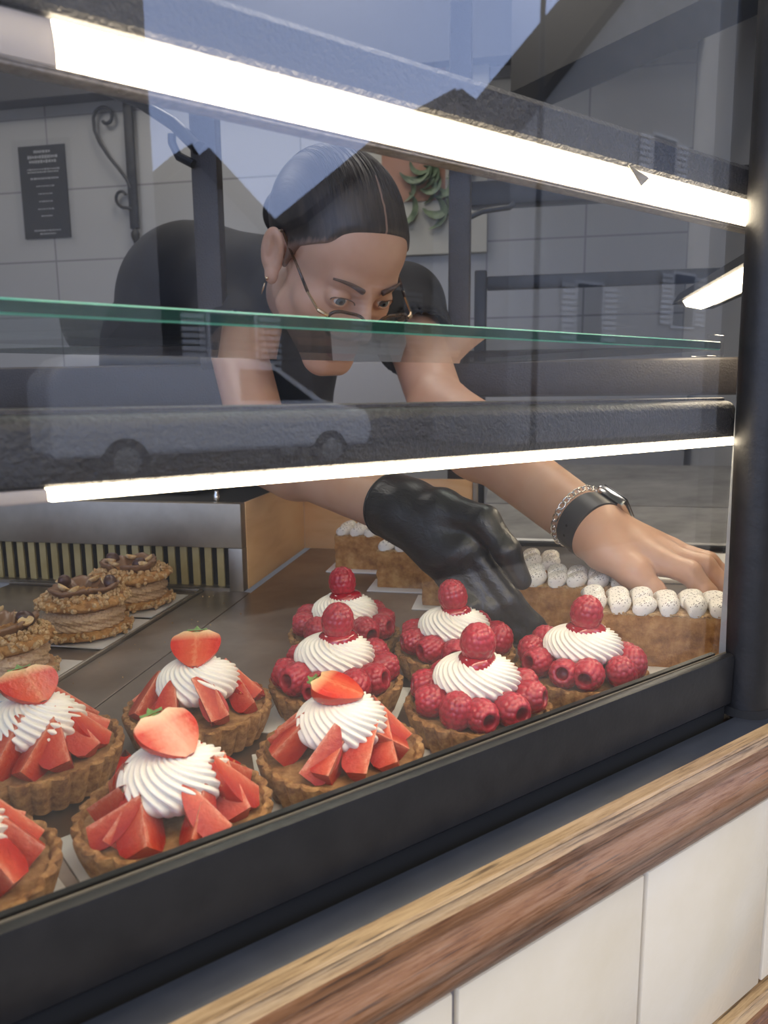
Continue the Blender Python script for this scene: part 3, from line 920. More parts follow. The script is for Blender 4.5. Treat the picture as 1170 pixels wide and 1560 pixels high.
# ------------------------------------------------------------------ tarts
N_FL = 27
def shell_mesh():
    m = MB()
    prof = [(0.0, 0.0), (0.036, 0.0), (0.0405, 0.001), (0.0425, 0.005), (0.0450, 0.012), (0.0470, 0.0185), (0.0476, 0.0215), (0.0466, 0.0228), (0.0448, 0.0226), (0.0436, 0.0210), (0.0428, 0.0180)]
    rg = random.Random(5)
    jit = [[rg.uniform(-1, 1) for _ in range(60)] for _ in range(len(prof))]
    def fn(u, v):
        k = min(int(round(v * (len(prof) - 1))), len(prof) - 1)
        r, z = prof[k]
        a = 2 * PI * u
        f = abs(math.cos(N_FL * a / 2))
        amp = 0.0031 if 2 <= k <= 7 else (0.0012 if k > 7 else 0)
        j = jit[k][int(u * 60) % 60]
        if k >= 5:
            z += 0.0007 * j
        rr_ = r + amp * (f - 0.35) + (0.00035 * j if k > 1 else 0)
        return (rr_ * math.cos(a), rr_ * math.sin(a), z)
    m.grid(fn, N_FL * 8, len(prof) - 1)
    return m
def filling_mesh():
    m = MB()
    def fn(u, v):
        r = 0.0437 * (1 - v)
        a = 2 * PI * u
        return (r * math.cos(a), r * math.sin(a), 0.0192 + 0.0015 * math.sin(v * PI / 2) + 0.0004 * math.sin(7 * a + 9 * v) * (1 - v))
    m.grid(fn, 60, 10)
    return m
def swirl_mesh(R, H, z0, N=24, twist=1.1, hole=0.0, amp=0.085, seam=0.0):
    m = MB()
    nv = 56
    def fn(u, v):
        a = 2 * PI * u
        if v < 0.10:
            q = v / 0.10
            r = R * (0.76 + 0.22 * math.sin(q * PI / 2)); z = 0.30 * H * q
        else:
            q = (v - 0.10) / 0.90
            ph = q * PI / 2
            r = R * (0.98 * math.cos(ph) ** (0.80) if q < 1 else 0.0)
            z = H * (0.30 + 0.70 * math.sin(ph) ** 0.95)
            if hole:
                z -= hole * max(0.0, 1 - r / (0.42 * R)) ** 2
        tw = a + twist * (v ** 1.3) * 2.0
        ridge = 1 - (0.5 + 0.5 * math.cos(N * tw)) ** 0.55
        k = amp * (1 - 0.35 * v) * (1 if v > 0.03 else 0.5)
        s = 1 + seam * (((a + 1.2 * v) / (2 * PI)) % 1.0 - 0.5)
        rr_ = r * (1 - k * ridge) * s
        zz = z0 + z * (1 - 0.05 * ridge) * (1 + 0.6 * seam * (((a + 1.2 * v) / (2 * PI)) % 1.0 - 0.5))
        return (rr_ * math.cos(a), rr_ * math.sin(a), zz)
    m.grid(fn, N * 12, nv, cap0=True)
    return m
def berry_r(z, L, Rm):
    q = min(max(z / L, 0.0), 1.0)
    return Rm * (math.sin(PI * (0.045 + 0.645 * q)) ** 0.66) * (1.0 if q < 0.9 else 1.0 - 1.8 * (q - 0.9) ** 1)
def wedge_mesh(L=0.033, Rm=0.0135, ang=1.35):
    """Lengthwise strawberry wedge: tip at z=0, base at z=L, core edge on the z axis, skin towards +x."""
    m = MB()
    nz, na = 12, 8
    vs = []
    for j in range(nz + 1):
        z = L * j / nz
        r = berry_r(z, L, Rm)
        for i in range(na + 1):
            a = -ang / 2 + ang * i / na
            vs.append((r * math.cos(a), r * math.sin(a), z + 0.05 * r * (1 - (2 * i / na - 1) ** 2)))
    w = na + 1
    fs = [(j * w + i, j * w + i + 1, (j + 1) * w + i + 1, (j + 1) * w + i) for j in range(nz) for i in range(na)]
    m.add(vs, fs, 0)
    core = [(min(0.0005, 0.15 * berry_r(L * j / nz, L, Rm)), 0, L * j / nz) for j in range(nz + 1)]
    for side in (0, na):
        edge = [vs[j * w + side] for j in range(nz + 1)]
        mid = [((e[0] + c[0]) / 2, (e[1] + c[1]) / 2, c[2]) for e, c in zip(edge, core)]
        allv = core + mid + edge
        n1 = nz + 1
        f2 = []
        for k in range(2):
            for j in range(nz):
                q = (k * n1 + j, k * n1 + j + 1, (k + 1) * n1 + j + 1, (k + 1) * n1 + j)
                f2.append(q if side == 0 else q[::-1])
        m.add(allv, f2, 1)
    topv = [core[-1]] + [vs[nz * w + i] for i in range(w)]
    m.add(topv, [(0, i, i + 1) for i in range(1, w)], 1)
    return m
def half_mesh(L=0.030, Rm=0.0165):
    """Half strawberry, cut face towards -y (flat), skin bulging to +y, tip at z=0."""
    m = MB()
    nz, na = 16, 14
    def rr_(z):
        q = z / L
        return Rm * (math.sin(PI * (0.03 + 0.70 * q)) ** 0.78) * (1 if q < 0.86 else 1 - 2.6 * (q - 0.86))
    vs = []
    for j in range(nz + 1):
        z = L * j / nz
        r = rr_(z)
        for i in range(na + 1):
            a = PI * i / na
            vs.append((r * math.cos(a), 0.0006 + 0.72 * r * math.sin(a), z))
    w = na + 1
    m.add(vs, [(j * w + i, j * w + i + 1, (j + 1) * w + i + 1, (j + 1) * w + i) for j in range(nz) for i in range(na)] + [tuple(nz * w + i for i in range(w)), tuple(range(na, -1, -1))], 0)
    fv, ff = [], []
    nx = 8
    for j in range(nz + 1):
        z = L * j / nz
        r = rr_(z)
        for i in range(nx + 1):
            x = r * (1 - 2 * i / nx)
            notch = 0.0025 * max(0, 1 - abs(x) / 0.007) if j == nz else 0
            fv.append((x, 0.0006 - 0.0008 * (1 - (2 * i / nx - 1) ** 2), z - notch))
    w2 = nx + 1
    ff = [(j * w2 + i, (j + 1) * w2 + i, (j + 1) * w2 + i + 1, j * w2 + i + 1) for j in range(nz) for i in range(nx)]
    m.add(fv, ff, 1)
    return m
def leaf_mesh(n=3):
    m = MB()
    for k in range(n):
        a = -0.9 + 0.9 * k
        L_, W_ = 0.0085, 0.0026
        vs = []
        for i in range(7):
            u = i / 6
            wd = W_ * math.sin(PI * (0.12 + 0.86 * u)) 
            for s in (-1, 0, 1):
                vs.append((math.sin(a) * L_ * u + math.cos(a) * wd * s, 0.0022 * math.sin(u * 2.2) + 0.0006 * abs(s), 0.0285 + math.cos(a) * L_ * u * 0.8 - math.sin(a) * wd * s))
        fs = []
        for i in range(6):
            for s in range(2):
                b = i * 3 + s
                fs.append((b, b + 1, b + 4, b + 3))
        m.add(vs, fs)
        m.add([(v[0], v[1] + 0.0004, v[2]) for v in vs], [f[::-1] for f in fs])
    return m
def raspberry_mesh(nu=116, nv=66):
    """Hollow raspberry, open end at z=0 facing -z, tip up."""
    m = MB()
    Rr, Hh, hole = 0.0112, 0.0205, 0.0044
    def base(v):
        # v 0..0.78 outside from the tip to the rim, then into the hole
        if v < 0.80:
            q = v / 0.80
            ph = q * (PI * 0.5 + 0.95)
            r = Rr * math.sin(ph) ** 0.88 if ph < PI / 2 else Rr * (1 - 0.36 * (1 - math.sin(ph)) / (1 - math.sin(PI * .5 + .95)))
            z = Hh * (0.36 + 0.64 * math.cos(ph)) if ph < PI / 2 else Hh * 0.36 + Hh * 0.62 * math.cos(ph)
            return r, z
        q = (v - 0.80) / 0.20
        r0, z0 = base(0.7999)
        r = r0 + (hole - r0) * min(1, q * 1.7)
        z = z0 + (0.0010 * math.sin(q * PI) * -1) + 0.013 * max(0, (q - 0.45) / 0.55)
        return (r if q < 0.95 else r * 0.6), z
    rows = 7
    def fn(u, v):
        r, z = base(v)
        r2, z2 = base(min(v + 0.01, 1))
        r1, z1 = base(max(v - 0.01, 0))
        tx, tz = r2 - r1, z2 - z1
        l = math.hypot(tx, tz) or 1
        nx_, nz_ = -tz / l, tx / l
        if v < 0.06:
            nx_, nz_ = 0, 1
        if v < 0.86:
            rv = v / 0.80 * rows
            best = 9.0
            for k in (math.floor(rv), math.floor(rv) + 1):
                rk = base(min(max(k / rows * 0.80, 0.0), 0.8))[0]
                nr = max(1, round(2 * PI * max(rk, 0.0004) / 0.0049))
                au = u * nr + (0.5 if k % 2 else 0.0)
                du = (au - round(au)) / nr * 2 * PI * r / 0.0046
                best = min(best, math.hypot(du, (rv - k) * 0.92))
            b = 0.00190 * math.sqrt(max(0.0, 1 - (best / 0.74) ** 2)) - 0.0010
        else:
            b = 0
        a = 2 * PI * u
        rr_ = max(0.0001, r + nx_ * b)
        return (rr_ * math.cos(a), rr_ * math.sin(a), z + nz_ * b + 0.0048)
    m.grid(fn, nu, nv, cap1=True)
    return m

proto_mesh = {}
def part_of(name, key, builder, mats, parent, loc=(0, 0, 0), rot=(0, 0, 0), scale=None, angle=50):
    if key not in proto_mesh:
        o = builder().build(name, mats, parent, angle=angle)
        proto_mesh[key] = o.data
    else:
        o = bpy.data.objects.new(name, proto_mesh[key])
        link(o)
        o.parent = parent
    o.location = loc
    if isinstance(rot, Matrix):
        o.rotation_euler = rot.to_euler()
    else:
        o.rotation_euler = rot
    if scale:
        o.scale = scale if isinstance(scale, tuple) else (scale,) * 3
    return o

def frame(xa, za):
    """Rotation matrix whose local z is za and whose local x is as near xa as possible."""
    z = Vv(za).normalized()
    x = Vv(xa) - z * Vv(xa).dot(z)
    x.normalize()
    y = z.cross(x)
    return Matrix((x, y, z)).transposed()

def strawberry_tart(x, y, label, seed, half=(0.0, 0.0), pale=False, faces=None, skip=()):
    rg = random.Random(seed)
    T = thing('strawberry_tart', label, 'tart', (x, y, 0.0016), (0, 0, rg.uniform(0, 6)), 'strawberry tarts')
    rz = T.rotation_euler.z
    part_of('tart_shell', 'shell', shell_mesh, M['crust'], T, angle=35)
    part_of('almond_filling', 'fill', filling_mesh, M['almond'], T)
    part_of('whipped_cream', 'swirlA', lambda: swirl_mesh(0.0282, 0.0255, 0.0285, 24, 0.95, amp=0.10, seam=0.10), M['cream'], T, rot=(0, 0, rg.uniform(0, 6) if faces is None else faces - rz), angle=75)
    n = 14
    for i in range(n):
        a = 2 * PI * i / n + rg.uniform(-0.13, 0.13) - rz
        out = Vv((math.cos(a), math.sin(a), 0))
        tang = Vv((-math.sin(a), math.cos(a), 0))
        basep = out * rg.uniform(0.0422, 0.0436) + UP * rg.uniform(0.0265, 0.0295) 
        tipd = out * rg.uniform(0.0240, 0.0275) + UP * rg.uniform(0.0390, 0.0460) + tang * rg.uniform(-0.014, 0.014)
        zl = (basep - tipd).normalized()
        lean = 0.9
        skin = (-(out * math.sin(lean) + UP * math.cos(lean)) + tang * rg.uniform(-1.0, 1.0))
        sc = rg.uniform(0.82, 1.02)
        L_ = 0.036 * sc
        tip = basep - zl * L_
        part_of('strawberry_wedge', 'wedge%d' % (i % 2), (lambda: wedge_mesh(0.036, 0.0168, 1.40)) if i % 2 else (lambda: wedge_mesh(0.036, 0.0178, 1.15)), [M['berry_skin'], M['berry_flesh']], T, tip, frame(skin, zl), sc, 35)
    # half strawberry on the crest, cut face turned to the window
    fa, tilt = half
    Rm_ = Euler((tilt, 0, fa - rz)).to_matrix()
    h = part_of('strawberry_half', 'half_pale' if pale else 'half', half_mesh, [M['berry_skin'], M['berry_pale'] if pale else M['berry_cut']], T, (0, 0, 0.0455), Rm_, 1.0, 40)
    h.location = Vv((0, 0, 0.0585)) - Rm_ @ Vv((0, 0.0, 0.0145)) + Rm_ @ Vv((0, -0.0075 * math.cos(tilt), 0))
    part_of('leaf', 'leaf', leaf_mesh, M['leaf'], h, angle=0)
    return T

def raspberry_tart(x, y, label, seed, jam=True):
    rg = random.Random(seed)
    T = thing('raspberry_tart', label, 'tart', (x, y, 0.0016), (0, 0, rg.uniform(0, 6)), 'raspberry tarts')
    part_of('tart_shell', 'shell', shell_mesh, M['crust'], T)
    part_of('almond_filling', 'fill', filling_mesh, M['almond'], T)
    part_of('whipped_cream', 'swirlB', lambda: swirl_mesh(0.0304, 0.0225, 0.0330, 24, 0.95, hole=0.004, amp=0.10, seam=0.10), M['cream'], T, rot=(0, 0, rg.uniform(0, 6)), angle=75)
    n = 10
    for i in range(n):
        a = 2 * PI * i / n + rg.uniform(-0.12, 0.12)
        out = Vv((math.cos(a), math.sin(a), 0))
        tang = Vv((-math.sin(a), math.cos(a), 0))
        # the open end looks outwards and a little up; every third berry stands or leans
        k = rg.random()
        if k < 0.86:
            zl = -(out * 0.9 + UP * rg.uniform(-0.10, 0.35) + tang * rg.uniform(-0.45, 0.45))
        else:
            zl = UP * 1.0 + out * rg.uniform(-0.2, 0.3) + tang * rg.uniform(-0.5, 0.5)
        Rm_ = frame(tang, zl)
        sc = rg.uniform(0.90, 1.02)
        c = out * 0.0358 + UP * (0.0298 + rg.uniform(-0.001, 0.002))
        part_of('raspberry', 'rasp', raspberry_mesh, M['raspberry'], T, c - Rm_ @ Vv((0, 0, 0.0105)) * sc, Rm_, sc, 0)
    # jam blob and crowning raspberry
    m_key = 'jam'
    def jam_mesh():
        m = MB()
        def fn(u, v):
            a = 2 * PI * u
            r = (0.0138 + 0.0012 * math.sin(2 * a + 1) + 0.0008 * math.sin(3 * a)) * math.cos(v * PI / 2) ** 0.5
            return (r * math.cos(a) + 0.002, r * math.sin(a), 0.0520 + 0.0068 * math.sin(v * PI / 2))
        m.grid(fn, 32, 10, cap0=True)
        return m
    part_of('raspberry_jam', m_key, jam_mesh, M['jam'], T)
    Rm_ = frame((1, 0, 0), (rg.uniform(-0.25, 0.25), rg.uniform(-0.25, 0.25), 1))
    part_of('raspberry', 'rasp', raspberry_mesh, M['raspberry'], T, (rg.uniform(-.001, .001), rg.uniform(-.001, .001), 0.0540), Rm_, 1.0, 0)
    return T

def cake_board(x, y, w_, d_, rot, label, mt=None, z=0.0008, group='white cards under the tarts'):
    m = mb_box((0, 0, 0), (w_, d_, 0.0014), None, 0, 0.0005)
    o = m.build('cake_card', mt or M['board'], loc=(x, y, z), rot=(0, 0, rot))
    return tag(o, label, 'card', group)

A_ = (0.104, 0.339)
strawberry_tart(0.104, 0.339, 'strawberry tart nearest the window rail, pale cut berry with a green leaf on top', 11, (0.35, -1.05), True, 0.6)
strawberry_tart(0.058, 0.449, 'strawberry tart at the left edge, behind the front strawberry tart', 22, (0.25, -1.10), False, 0.2)
strawberry_tart(0.002, 0.345, 'strawberry tart cut off by the lower left corner, beside the front strawberry tart', 33, (0.3, -1.1), False, 1.0)
strawberry_tart(0.1585, 0.4516, 'strawberry tart standing farthest from the rail, bright red upright half berry on its cream', 44, (-0.45, -1.0), False, 0.4)
strawberry_tart(0.2045, 0.3426, 'strawberry tart at the rail with raspberry tarts behind and to its right', 55, (0.65, -1.30), False, 0.9)
raspberry_tart(0.311, 0.3414, 'raspberry tart at the rail directly right of the last strawberry tart', 101)
raspberry_tart(0.3687, 0.4329, 'raspberry tart right under the gloved hand, nearest its fingertips', 102)
raspberry_tart(0.3175, 0.5218, 'raspberry tart at the very back of its group, farthest from the glass', 103)
raspberry_tart(0.2561, 0.4338, 'raspberry tart directly behind the strawberry tart in the middle', 104)
raspberry_tart(0.4157, 0.342, 'raspberry tart at the right end of the rail in front of the long meringue slices', 105)
cake_board(0.104, 0.339, 0.094, 0.094, 0.10, 'white card under the front strawberry tart')
cake_board(0.2045, 0.3426, 0.098, 0.098, -0.35, 'white card under the middle strawberry tart at the rail')
cake_board(0.002, 0.345, 0.094, 0.094, 0.15, 'white card under the strawberry tart in the lower left corner')
cake_board(0.311, 0.3414, 0.092, 0.092, 0.5, 'white card under the raspberry tart at the rail beside the strawberry tart')
cake_board(0.2561, 0.4338, 0.094, 0.094, 0.75, 'white card under the raspberry tart behind the middle strawberry tart')

# ------------------------------------------------------------------ choux rings
def bumpy_disc(R, H, z0, seed, dome=1.0, amp=0.0016):
    m = MB()
    rg = random.Random(seed)
    ph = [rg.uniform(0, 6.28) for _ in range(12)]
    def fn(u, v):
        a = 2 * PI * u
        th = -PI / 2 + PI * v
        r = R * math.cos(th) ** 0.45 if abs(th) < PI / 2 - 1e-6 else 0
        z = H * (math.sin(th) * (dome if th > 0 else 0.6))
        d = sum(math.sin((3 + 2 * k) * a + ph[k] + (2 + k) * 3 * v) for k in range(6)) / 6
        d += 0.8 * math.sin(23 * a + ph[7]) * math.sin(17 * v + ph[8])
        r += amp * d * (1 if r > 0.002 else 0)
        return (r * math.cos(a), r * math.sin(a), z0 + H * 0.6 + z + amp * 0.6 * d)
    m.grid(fn, 96, 18)
    return m
def praline_mesh():
    m = MB()
    N, R, H = 22, 0.0375, 0.020
    def fn(u, v):
        a = 2 * PI * u
        r = R * (0.93 + 0.07 * math.sin(PI * v))
        if v == 0 or v == 1:
            r = R * 0.5
        rid = 1 - abs(math.sin(N / 2 * (a + 1.5 * v) + 0.4 * math.sin(3 * a))) ** 0.8
        tier = 0.0012 * math.sin(4 * PI * v)
        rr_ = r * (1 - 0.06 * rid) + tier
        return (rr_ * math.cos(a), rr_ * math.sin(a), 0.0085 + H * v)
    m.grid(fn, N * 9, 16, cap0=True, cap1=True)
    return m
def choux_ring(x, y, label, seed, rz):
    rg = random.Random(seed)
    T = thing('choux_ring', label, 'pastry', (x, y, 0.0016), (0, 0, rz), 'nut-topped choux rings')
    bumpy_disc(0.0425, 0.0072, 0.0, seed, 1, 0.0018).build('choux_base', M['choux'], T, angle=0)
    part_of('praline_cream', 'pral', praline_mesh, M['praline'], T, angle=75)
    bumpy_disc(0.0420, 0.0105, 0.0268, seed + 1, 0.75, 0.0014).build('choux_lid', M['choux'], T, angle=0)
    m = MB()
    def chip(c, s, e):
        bm = bmesh.new()
        bmesh.ops.create_icosphere(bm, subdivisions=1, radius=1)
        Mx = Matrix.Translation(c) @ Euler(e).to_matrix().to_4x4() @ Matrix.Diagonal((s[0], s[1], s[2], 1))
        bm.verts.index_update()
        vs = [Mx @ (v.co * rg.uniform(0.75, 1.15)) for v in bm.verts]
        m.add(vs, [[v.index for v in f.verts] for f in bm.faces])
        bm.free()
    for i in range(430):
        a = rg.uniform(0, 2 * PI)
        if i < 320:
            r = 0.0435 * math.sqrt(rg.uniform(0.30, 1.0))
            z = 0.0345 + 0.0088 * (1 - (r / 0.0450) ** 4) - rg.uniform(0, 0.006) * (1 if r > 0.037 else 0)
        else:
            r = rg.uniform(0.0405, 0.044)
            z = rg.uniform(0.003, 0.0085)
        s = rg.uniform(0.0016, 0.0040)
        chip((r * math.cos(a), r * math.sin(a), z), (s, s * 0.8, s * 0.6), (rg.uniform(0, 6), rg.uniform(0, 6), 0))
    o = m.build('chopped_nuts', M['nut'], T, angle=30)
    o['kind'] = 'stuff'
    # ribbon of praline glaze
    m = MB()
    pts = []
    for i in range(60):
        a = i / 59 * 2 * PI * 0.93 + 0.4
        r = 0.0225 + 0.0035 * math.sin(3 * a + seed)
        pts.append((r * math.cos(a), r * math.sin(a), 0.0425 + 0.0006 * math.sin(9 * a)))
    m.tube(pts, [0.0098 + 0.0012 * math.sin(9 * i / 6.0 + seed) for i in range(60)], 12, flat=0.30)
    m.build('praline_glaze', M['choc'], T, angle=0)
    for i in range(5):
        a = i * 1.25 + rg.uniform(-0.3, 0.3)
        r = rg.uniform(0.016, 0.031)
        def hz():
            m = MB()
            def fn(u, v):
                aa = 2 * PI * u
                rad = 0.0062 * math.sin(PI * 0.5 * min(1, v * 1.25)) if v < 0.8 else 0.0062 * (1 - (v - .8) / .2 * 0.55)
                z = 0.0048 * (1 - math.cos(PI * 0.5 * min(1, v * 1.25))) if v < 0.8 else 0.0048 - 0.0016 * ((v - .8) / .2)
                return (rad * math.cos(aa), rad * math.sin(aa) * 0.9, z)
            m.grid(fn, 24, 12, cap1=True)
            return m
        dark_one = (i == 3)
        part_of('hazelnut', 'hz', hz, M['hazel'], T, (r * math.cos(a), r * math.sin(a), 0.0462), (rg.uniform(-0.7, 0.7), rg.uniform(-0.7, 0.7), 0), None, 40)
    def whole():
        m = MB()
        m.grid(lambda u, v: (0.0062 * math.sin(PI * v) * math.cos(2 * PI * u), 0.0062 * math.sin(PI * v) * math.sin(2 * PI * u), 0.0075 * -math.cos(PI * v) * (1 if v < .5 else 1.1)), 20, 12)
        return m
    for a, r in ((0.9, 0.026), (3.6, 0.022)):
        part_of('whole_hazelnut', 'wh', whole, M['hazel_skin'], T, (r * math.cos(a + seed), r * math.sin(a + seed), 0.049), (0.9, 0.3, a), None, 0)
    return T
for (s, tt, lab, sd, rz) in ((0.500, -0.412, 'choux ring at the left edge, nearest of the three nut-topped rings', 71, 0.4),
                             (0.620, -0.412, 'choux ring in the middle of the three nut-topped rings', 72, 2.0),
                             (0.718, -0.416, 'choux ring farthest back, close to the slatted steel vent', 73, 3.6)):
    p = P(s, tt, 0)
    choux_ring(p.x, p.y, lab, sd, rz)
for s, tt, lab in ((0.503, -0.4115, 'pale card under the nearest choux ring'), (0.622, -0.4115, 'pale card under the middle choux ring'), (0.717, -0.4155, 'pale card under the farthest choux ring')):
    p = P(s, tt, 0)
    cake_board(p.x, p.y, 0.089, 0.088, ANG, lab, M['silver_board'], 0.0008, 'pale cards under the choux rings')
# wrapped roll behind the rings
wr = thing('paper_wrapped_roll', 'pastry roll in brown kraft paper at the left edge behind the choux rings', 'pastry', P(0.67, -0.625, 0.026), (0, 0, 0.4))
m = MB()
m.grid(lambda u, v: (0.10 * (v - .5) * (1 if 0 < v < 1 else 0.96), (0.026 + 0.002 * math.sin(6 * PI * u + 9 * v)) * math.cos(2 * PI * u) * (0.2 if v in (0, 1) else 1), (0.026 + 0.001 * math.sin(10 * PI * u + 4 * v)) * math.sin(2 * PI * u) * (0.2 if v in (0, 1) else 1)), 40, 20)
m.build('pastry', M['choux'], wr)
m = MB()
m.grid(lambda u, v: (0.062 * (v - .65), (0.0285 + 0.0015 * math.sin(14 * v + 5 * u)) * math.cos(PI * 1.5 * u - 0.6), (0.0285 + 0.0015 * math.sin(11 * v)) * math.sin(PI * 1.5 * u - 0.6)), 40, 12, closed_u=False)
o = m.build('kraft_paper', noisy('kraft_paper', (0.16, 0.10, 0.055), (0.22, 0.14, 0.08), 60, 0.8), wr)
so = o.modifiers.new('thick', 'SOLIDIFY'); so.thickness = 0.0008

# ------------------------------------------------------------------ meringue slices
def dollop_mesh():
    """Piped petal of meringue: fat rounded front, tail swept back; local x along slice, y across (front = -y)."""
    m = MB()
    def fn(u, v):
        a = 2 * PI * u
        # v runs from the fat front to the thin tail
        y = -0.0125 + 0.026 * v
        w_ = 0.0112 * (math.sin(PI * min(1, 0.10 + 0.62 * v + 0.0)) ** 0.6) * (1 - 0.35 * v)
        h = 0.0172 * (math.sin(PI * (0.14 + 0.70 * v)) ** 0.8) * (1 - 0.20 * v)
        if v == 0 or v == 1:
            w_ *= 0.55; h *= 0.7
        x = w_ * math.cos(a)
        z = max(-0.0004, h * (0.42 + 0.58 * math.sin(a)))
        cut = 0.0118 + 0.34 * x + 0.10 * (y + 0.0125)      # slanting flattened top
        dz = cut - z
        z = 0.5 * (z + cut - math.sqrt(dz * dz + 0.0016 ** 2))
        z = max(z, -0.0004)
        return (x + 0.005 * math.sin(v * 2.6), y, z)
    m.grid(fn, 36, 22, cap0=True, cap1=True)
    return m
def slice_(s, t0, t1, label, seed, zt=0.044, width=0.036, skip=0):
    rg = random.Random(seed)
    L_ = t1 - t0
    T = thing('meringue_slice', label, 'pastry', P(s, (t0 + t1) / 2, 0.0018), (0, 0, ANG), 'meringue slices')
    # crust block with irregular sides; local x along the slice, y into the counter
    m = MB()
    nx, nz = max(10, int(L_ / 0.004)), 10
    def jit(i, j, k):
        return (math.sin(i * 1.7 + k * 3.1 + seed) * math.cos(j * 2.3 + k) + math.sin(i * 0.6 + j * 1.1 + seed * 2)) * 0.0005
    def ring(u, v):
        # rounded rectangle path around the block
        per = [(-L_ / 2, 0), (L_ / 2, 0), (L_ / 2, width), (-L_ / 2, width)]
        d = u * (2 * L_ + 2 * width)
        if d < L_: x, y = -L_ / 2 + d, 0.0
        elif d < L_ + width: x, y = L_ / 2, d - L_
        elif d < 2 * L_ + width: x, y = L_ / 2 - (d - L_ - width), width
        else: x, y = -L_ / 2, width - (d - 2 * L_ - width)
        j = jit(u * 90, v * 10, 1)
        nxn = 0 if abs(x) < L_ / 2 - 1e-6 else (1 if x > 0 else -1)
        nyn = -1 if y == 0.0 else (1 if y == width else 0)
        taper = -0.0012 * (1 - v)
        return (x + nxn * (j + taper), y + nyn * (j + taper), zt * v + (0.0008 * math.sin(u * 300 + seed) if v == 1 else 0))
    m.grid(ring, 160, 12, cap0=True)
    m.build('pastry_case', M['puff'], T, angle=35)
    m = MB()
    m.box((0, width / 2, zt + 0.0002), (L_ - 0.001, width - 0.001, 0.0022), None, 0, 0.0008)
    for i in range(90):
        x, y = rg.uniform(-L_ / 2, L_ / 2), rg.choice((0.0004, width - 0.0004, rg.uniform(0, width)))
        m.box((x, y, zt + 0.001), (rg.uniform(.001, .003), rg.uniform(.001, .002), rg.uniform(.0008, .002)), (rg.uniform(0, 3), rg.uniform(0, 3), rg.uniform(0, 3)))
    m.build('crumbly_rim', M['puff_top'], T, angle=35)
    n = int(L_ / 0.0180)
    for row in (1, 0):
        for i in range(n):
            x = -L_ / 2 + (i + 0.5) * L_ / n
            yy = 0.012 + row * 0.0165
            part_of('meringue_petal', 'dollop', dollop_mesh, M['meringue'], T, (x + rg.uniform(-.0008, .0008), yy, zt + 0.0008 + 0.002 * row), (rg.uniform(-.08, .08), rg.uniform(-.08, .08), rg.uniform(-.18, .18)), (rg.uniform(.98, 1.1), 1, rg.uniform(0.9, 1.05)), 60)
    b = mb_box((0.0, width / 2 - 0.004, 0), (L_ + 0.018, width + 0.02, 0.0014), None, 0, 0.0005).build('slice_card', M['board'], loc=P(s, (t0 + t1) / 2, 0.0008), rot=(0, 0, ANG))
    tag(b, 'white card strip under ' + label.replace('meringue slice', 'the meringue slice'), 'card', 'white cards under the slices')
    return T
slice_(0.908, -0.2325, -0.100, 'meringue slice farthest back by the plywood board', 1)
slice_(0.823, -0.1600, -0.025, 'meringue slice second from the plywood board', 2)
slice_(0.757, -0.0975, 0.046, 'meringue slice mostly hidden behind the gloved hand', 3)
slice_(0.686, -0.030, 0.107, 'meringue slice beside the gloved thumb', 4)
slice_(0.607, 0.056, 0.196, 'meringue slice nearest the glass at the right post', 5)
# crumbs
m = MB()
rg = random.Random(8)
for i in range(26):
    p = P(rg.uniform(0.47, 0.80), rg.uniform(-0.355, -0.28), 0.0005)
    s_ = rg.uniform(0.0005, 0.0011)
    m.box((p.x, p.y, s_ / 2), (s_, s_, s_), (rg.uniform(0, 3), rg.uniform(0, 3), 0))
tag(m.build('pastry_crumbs', M['nut']), 'few pale crumbs scattered on the dark plate beside the choux tray', 'crumbs', kind='stuff')
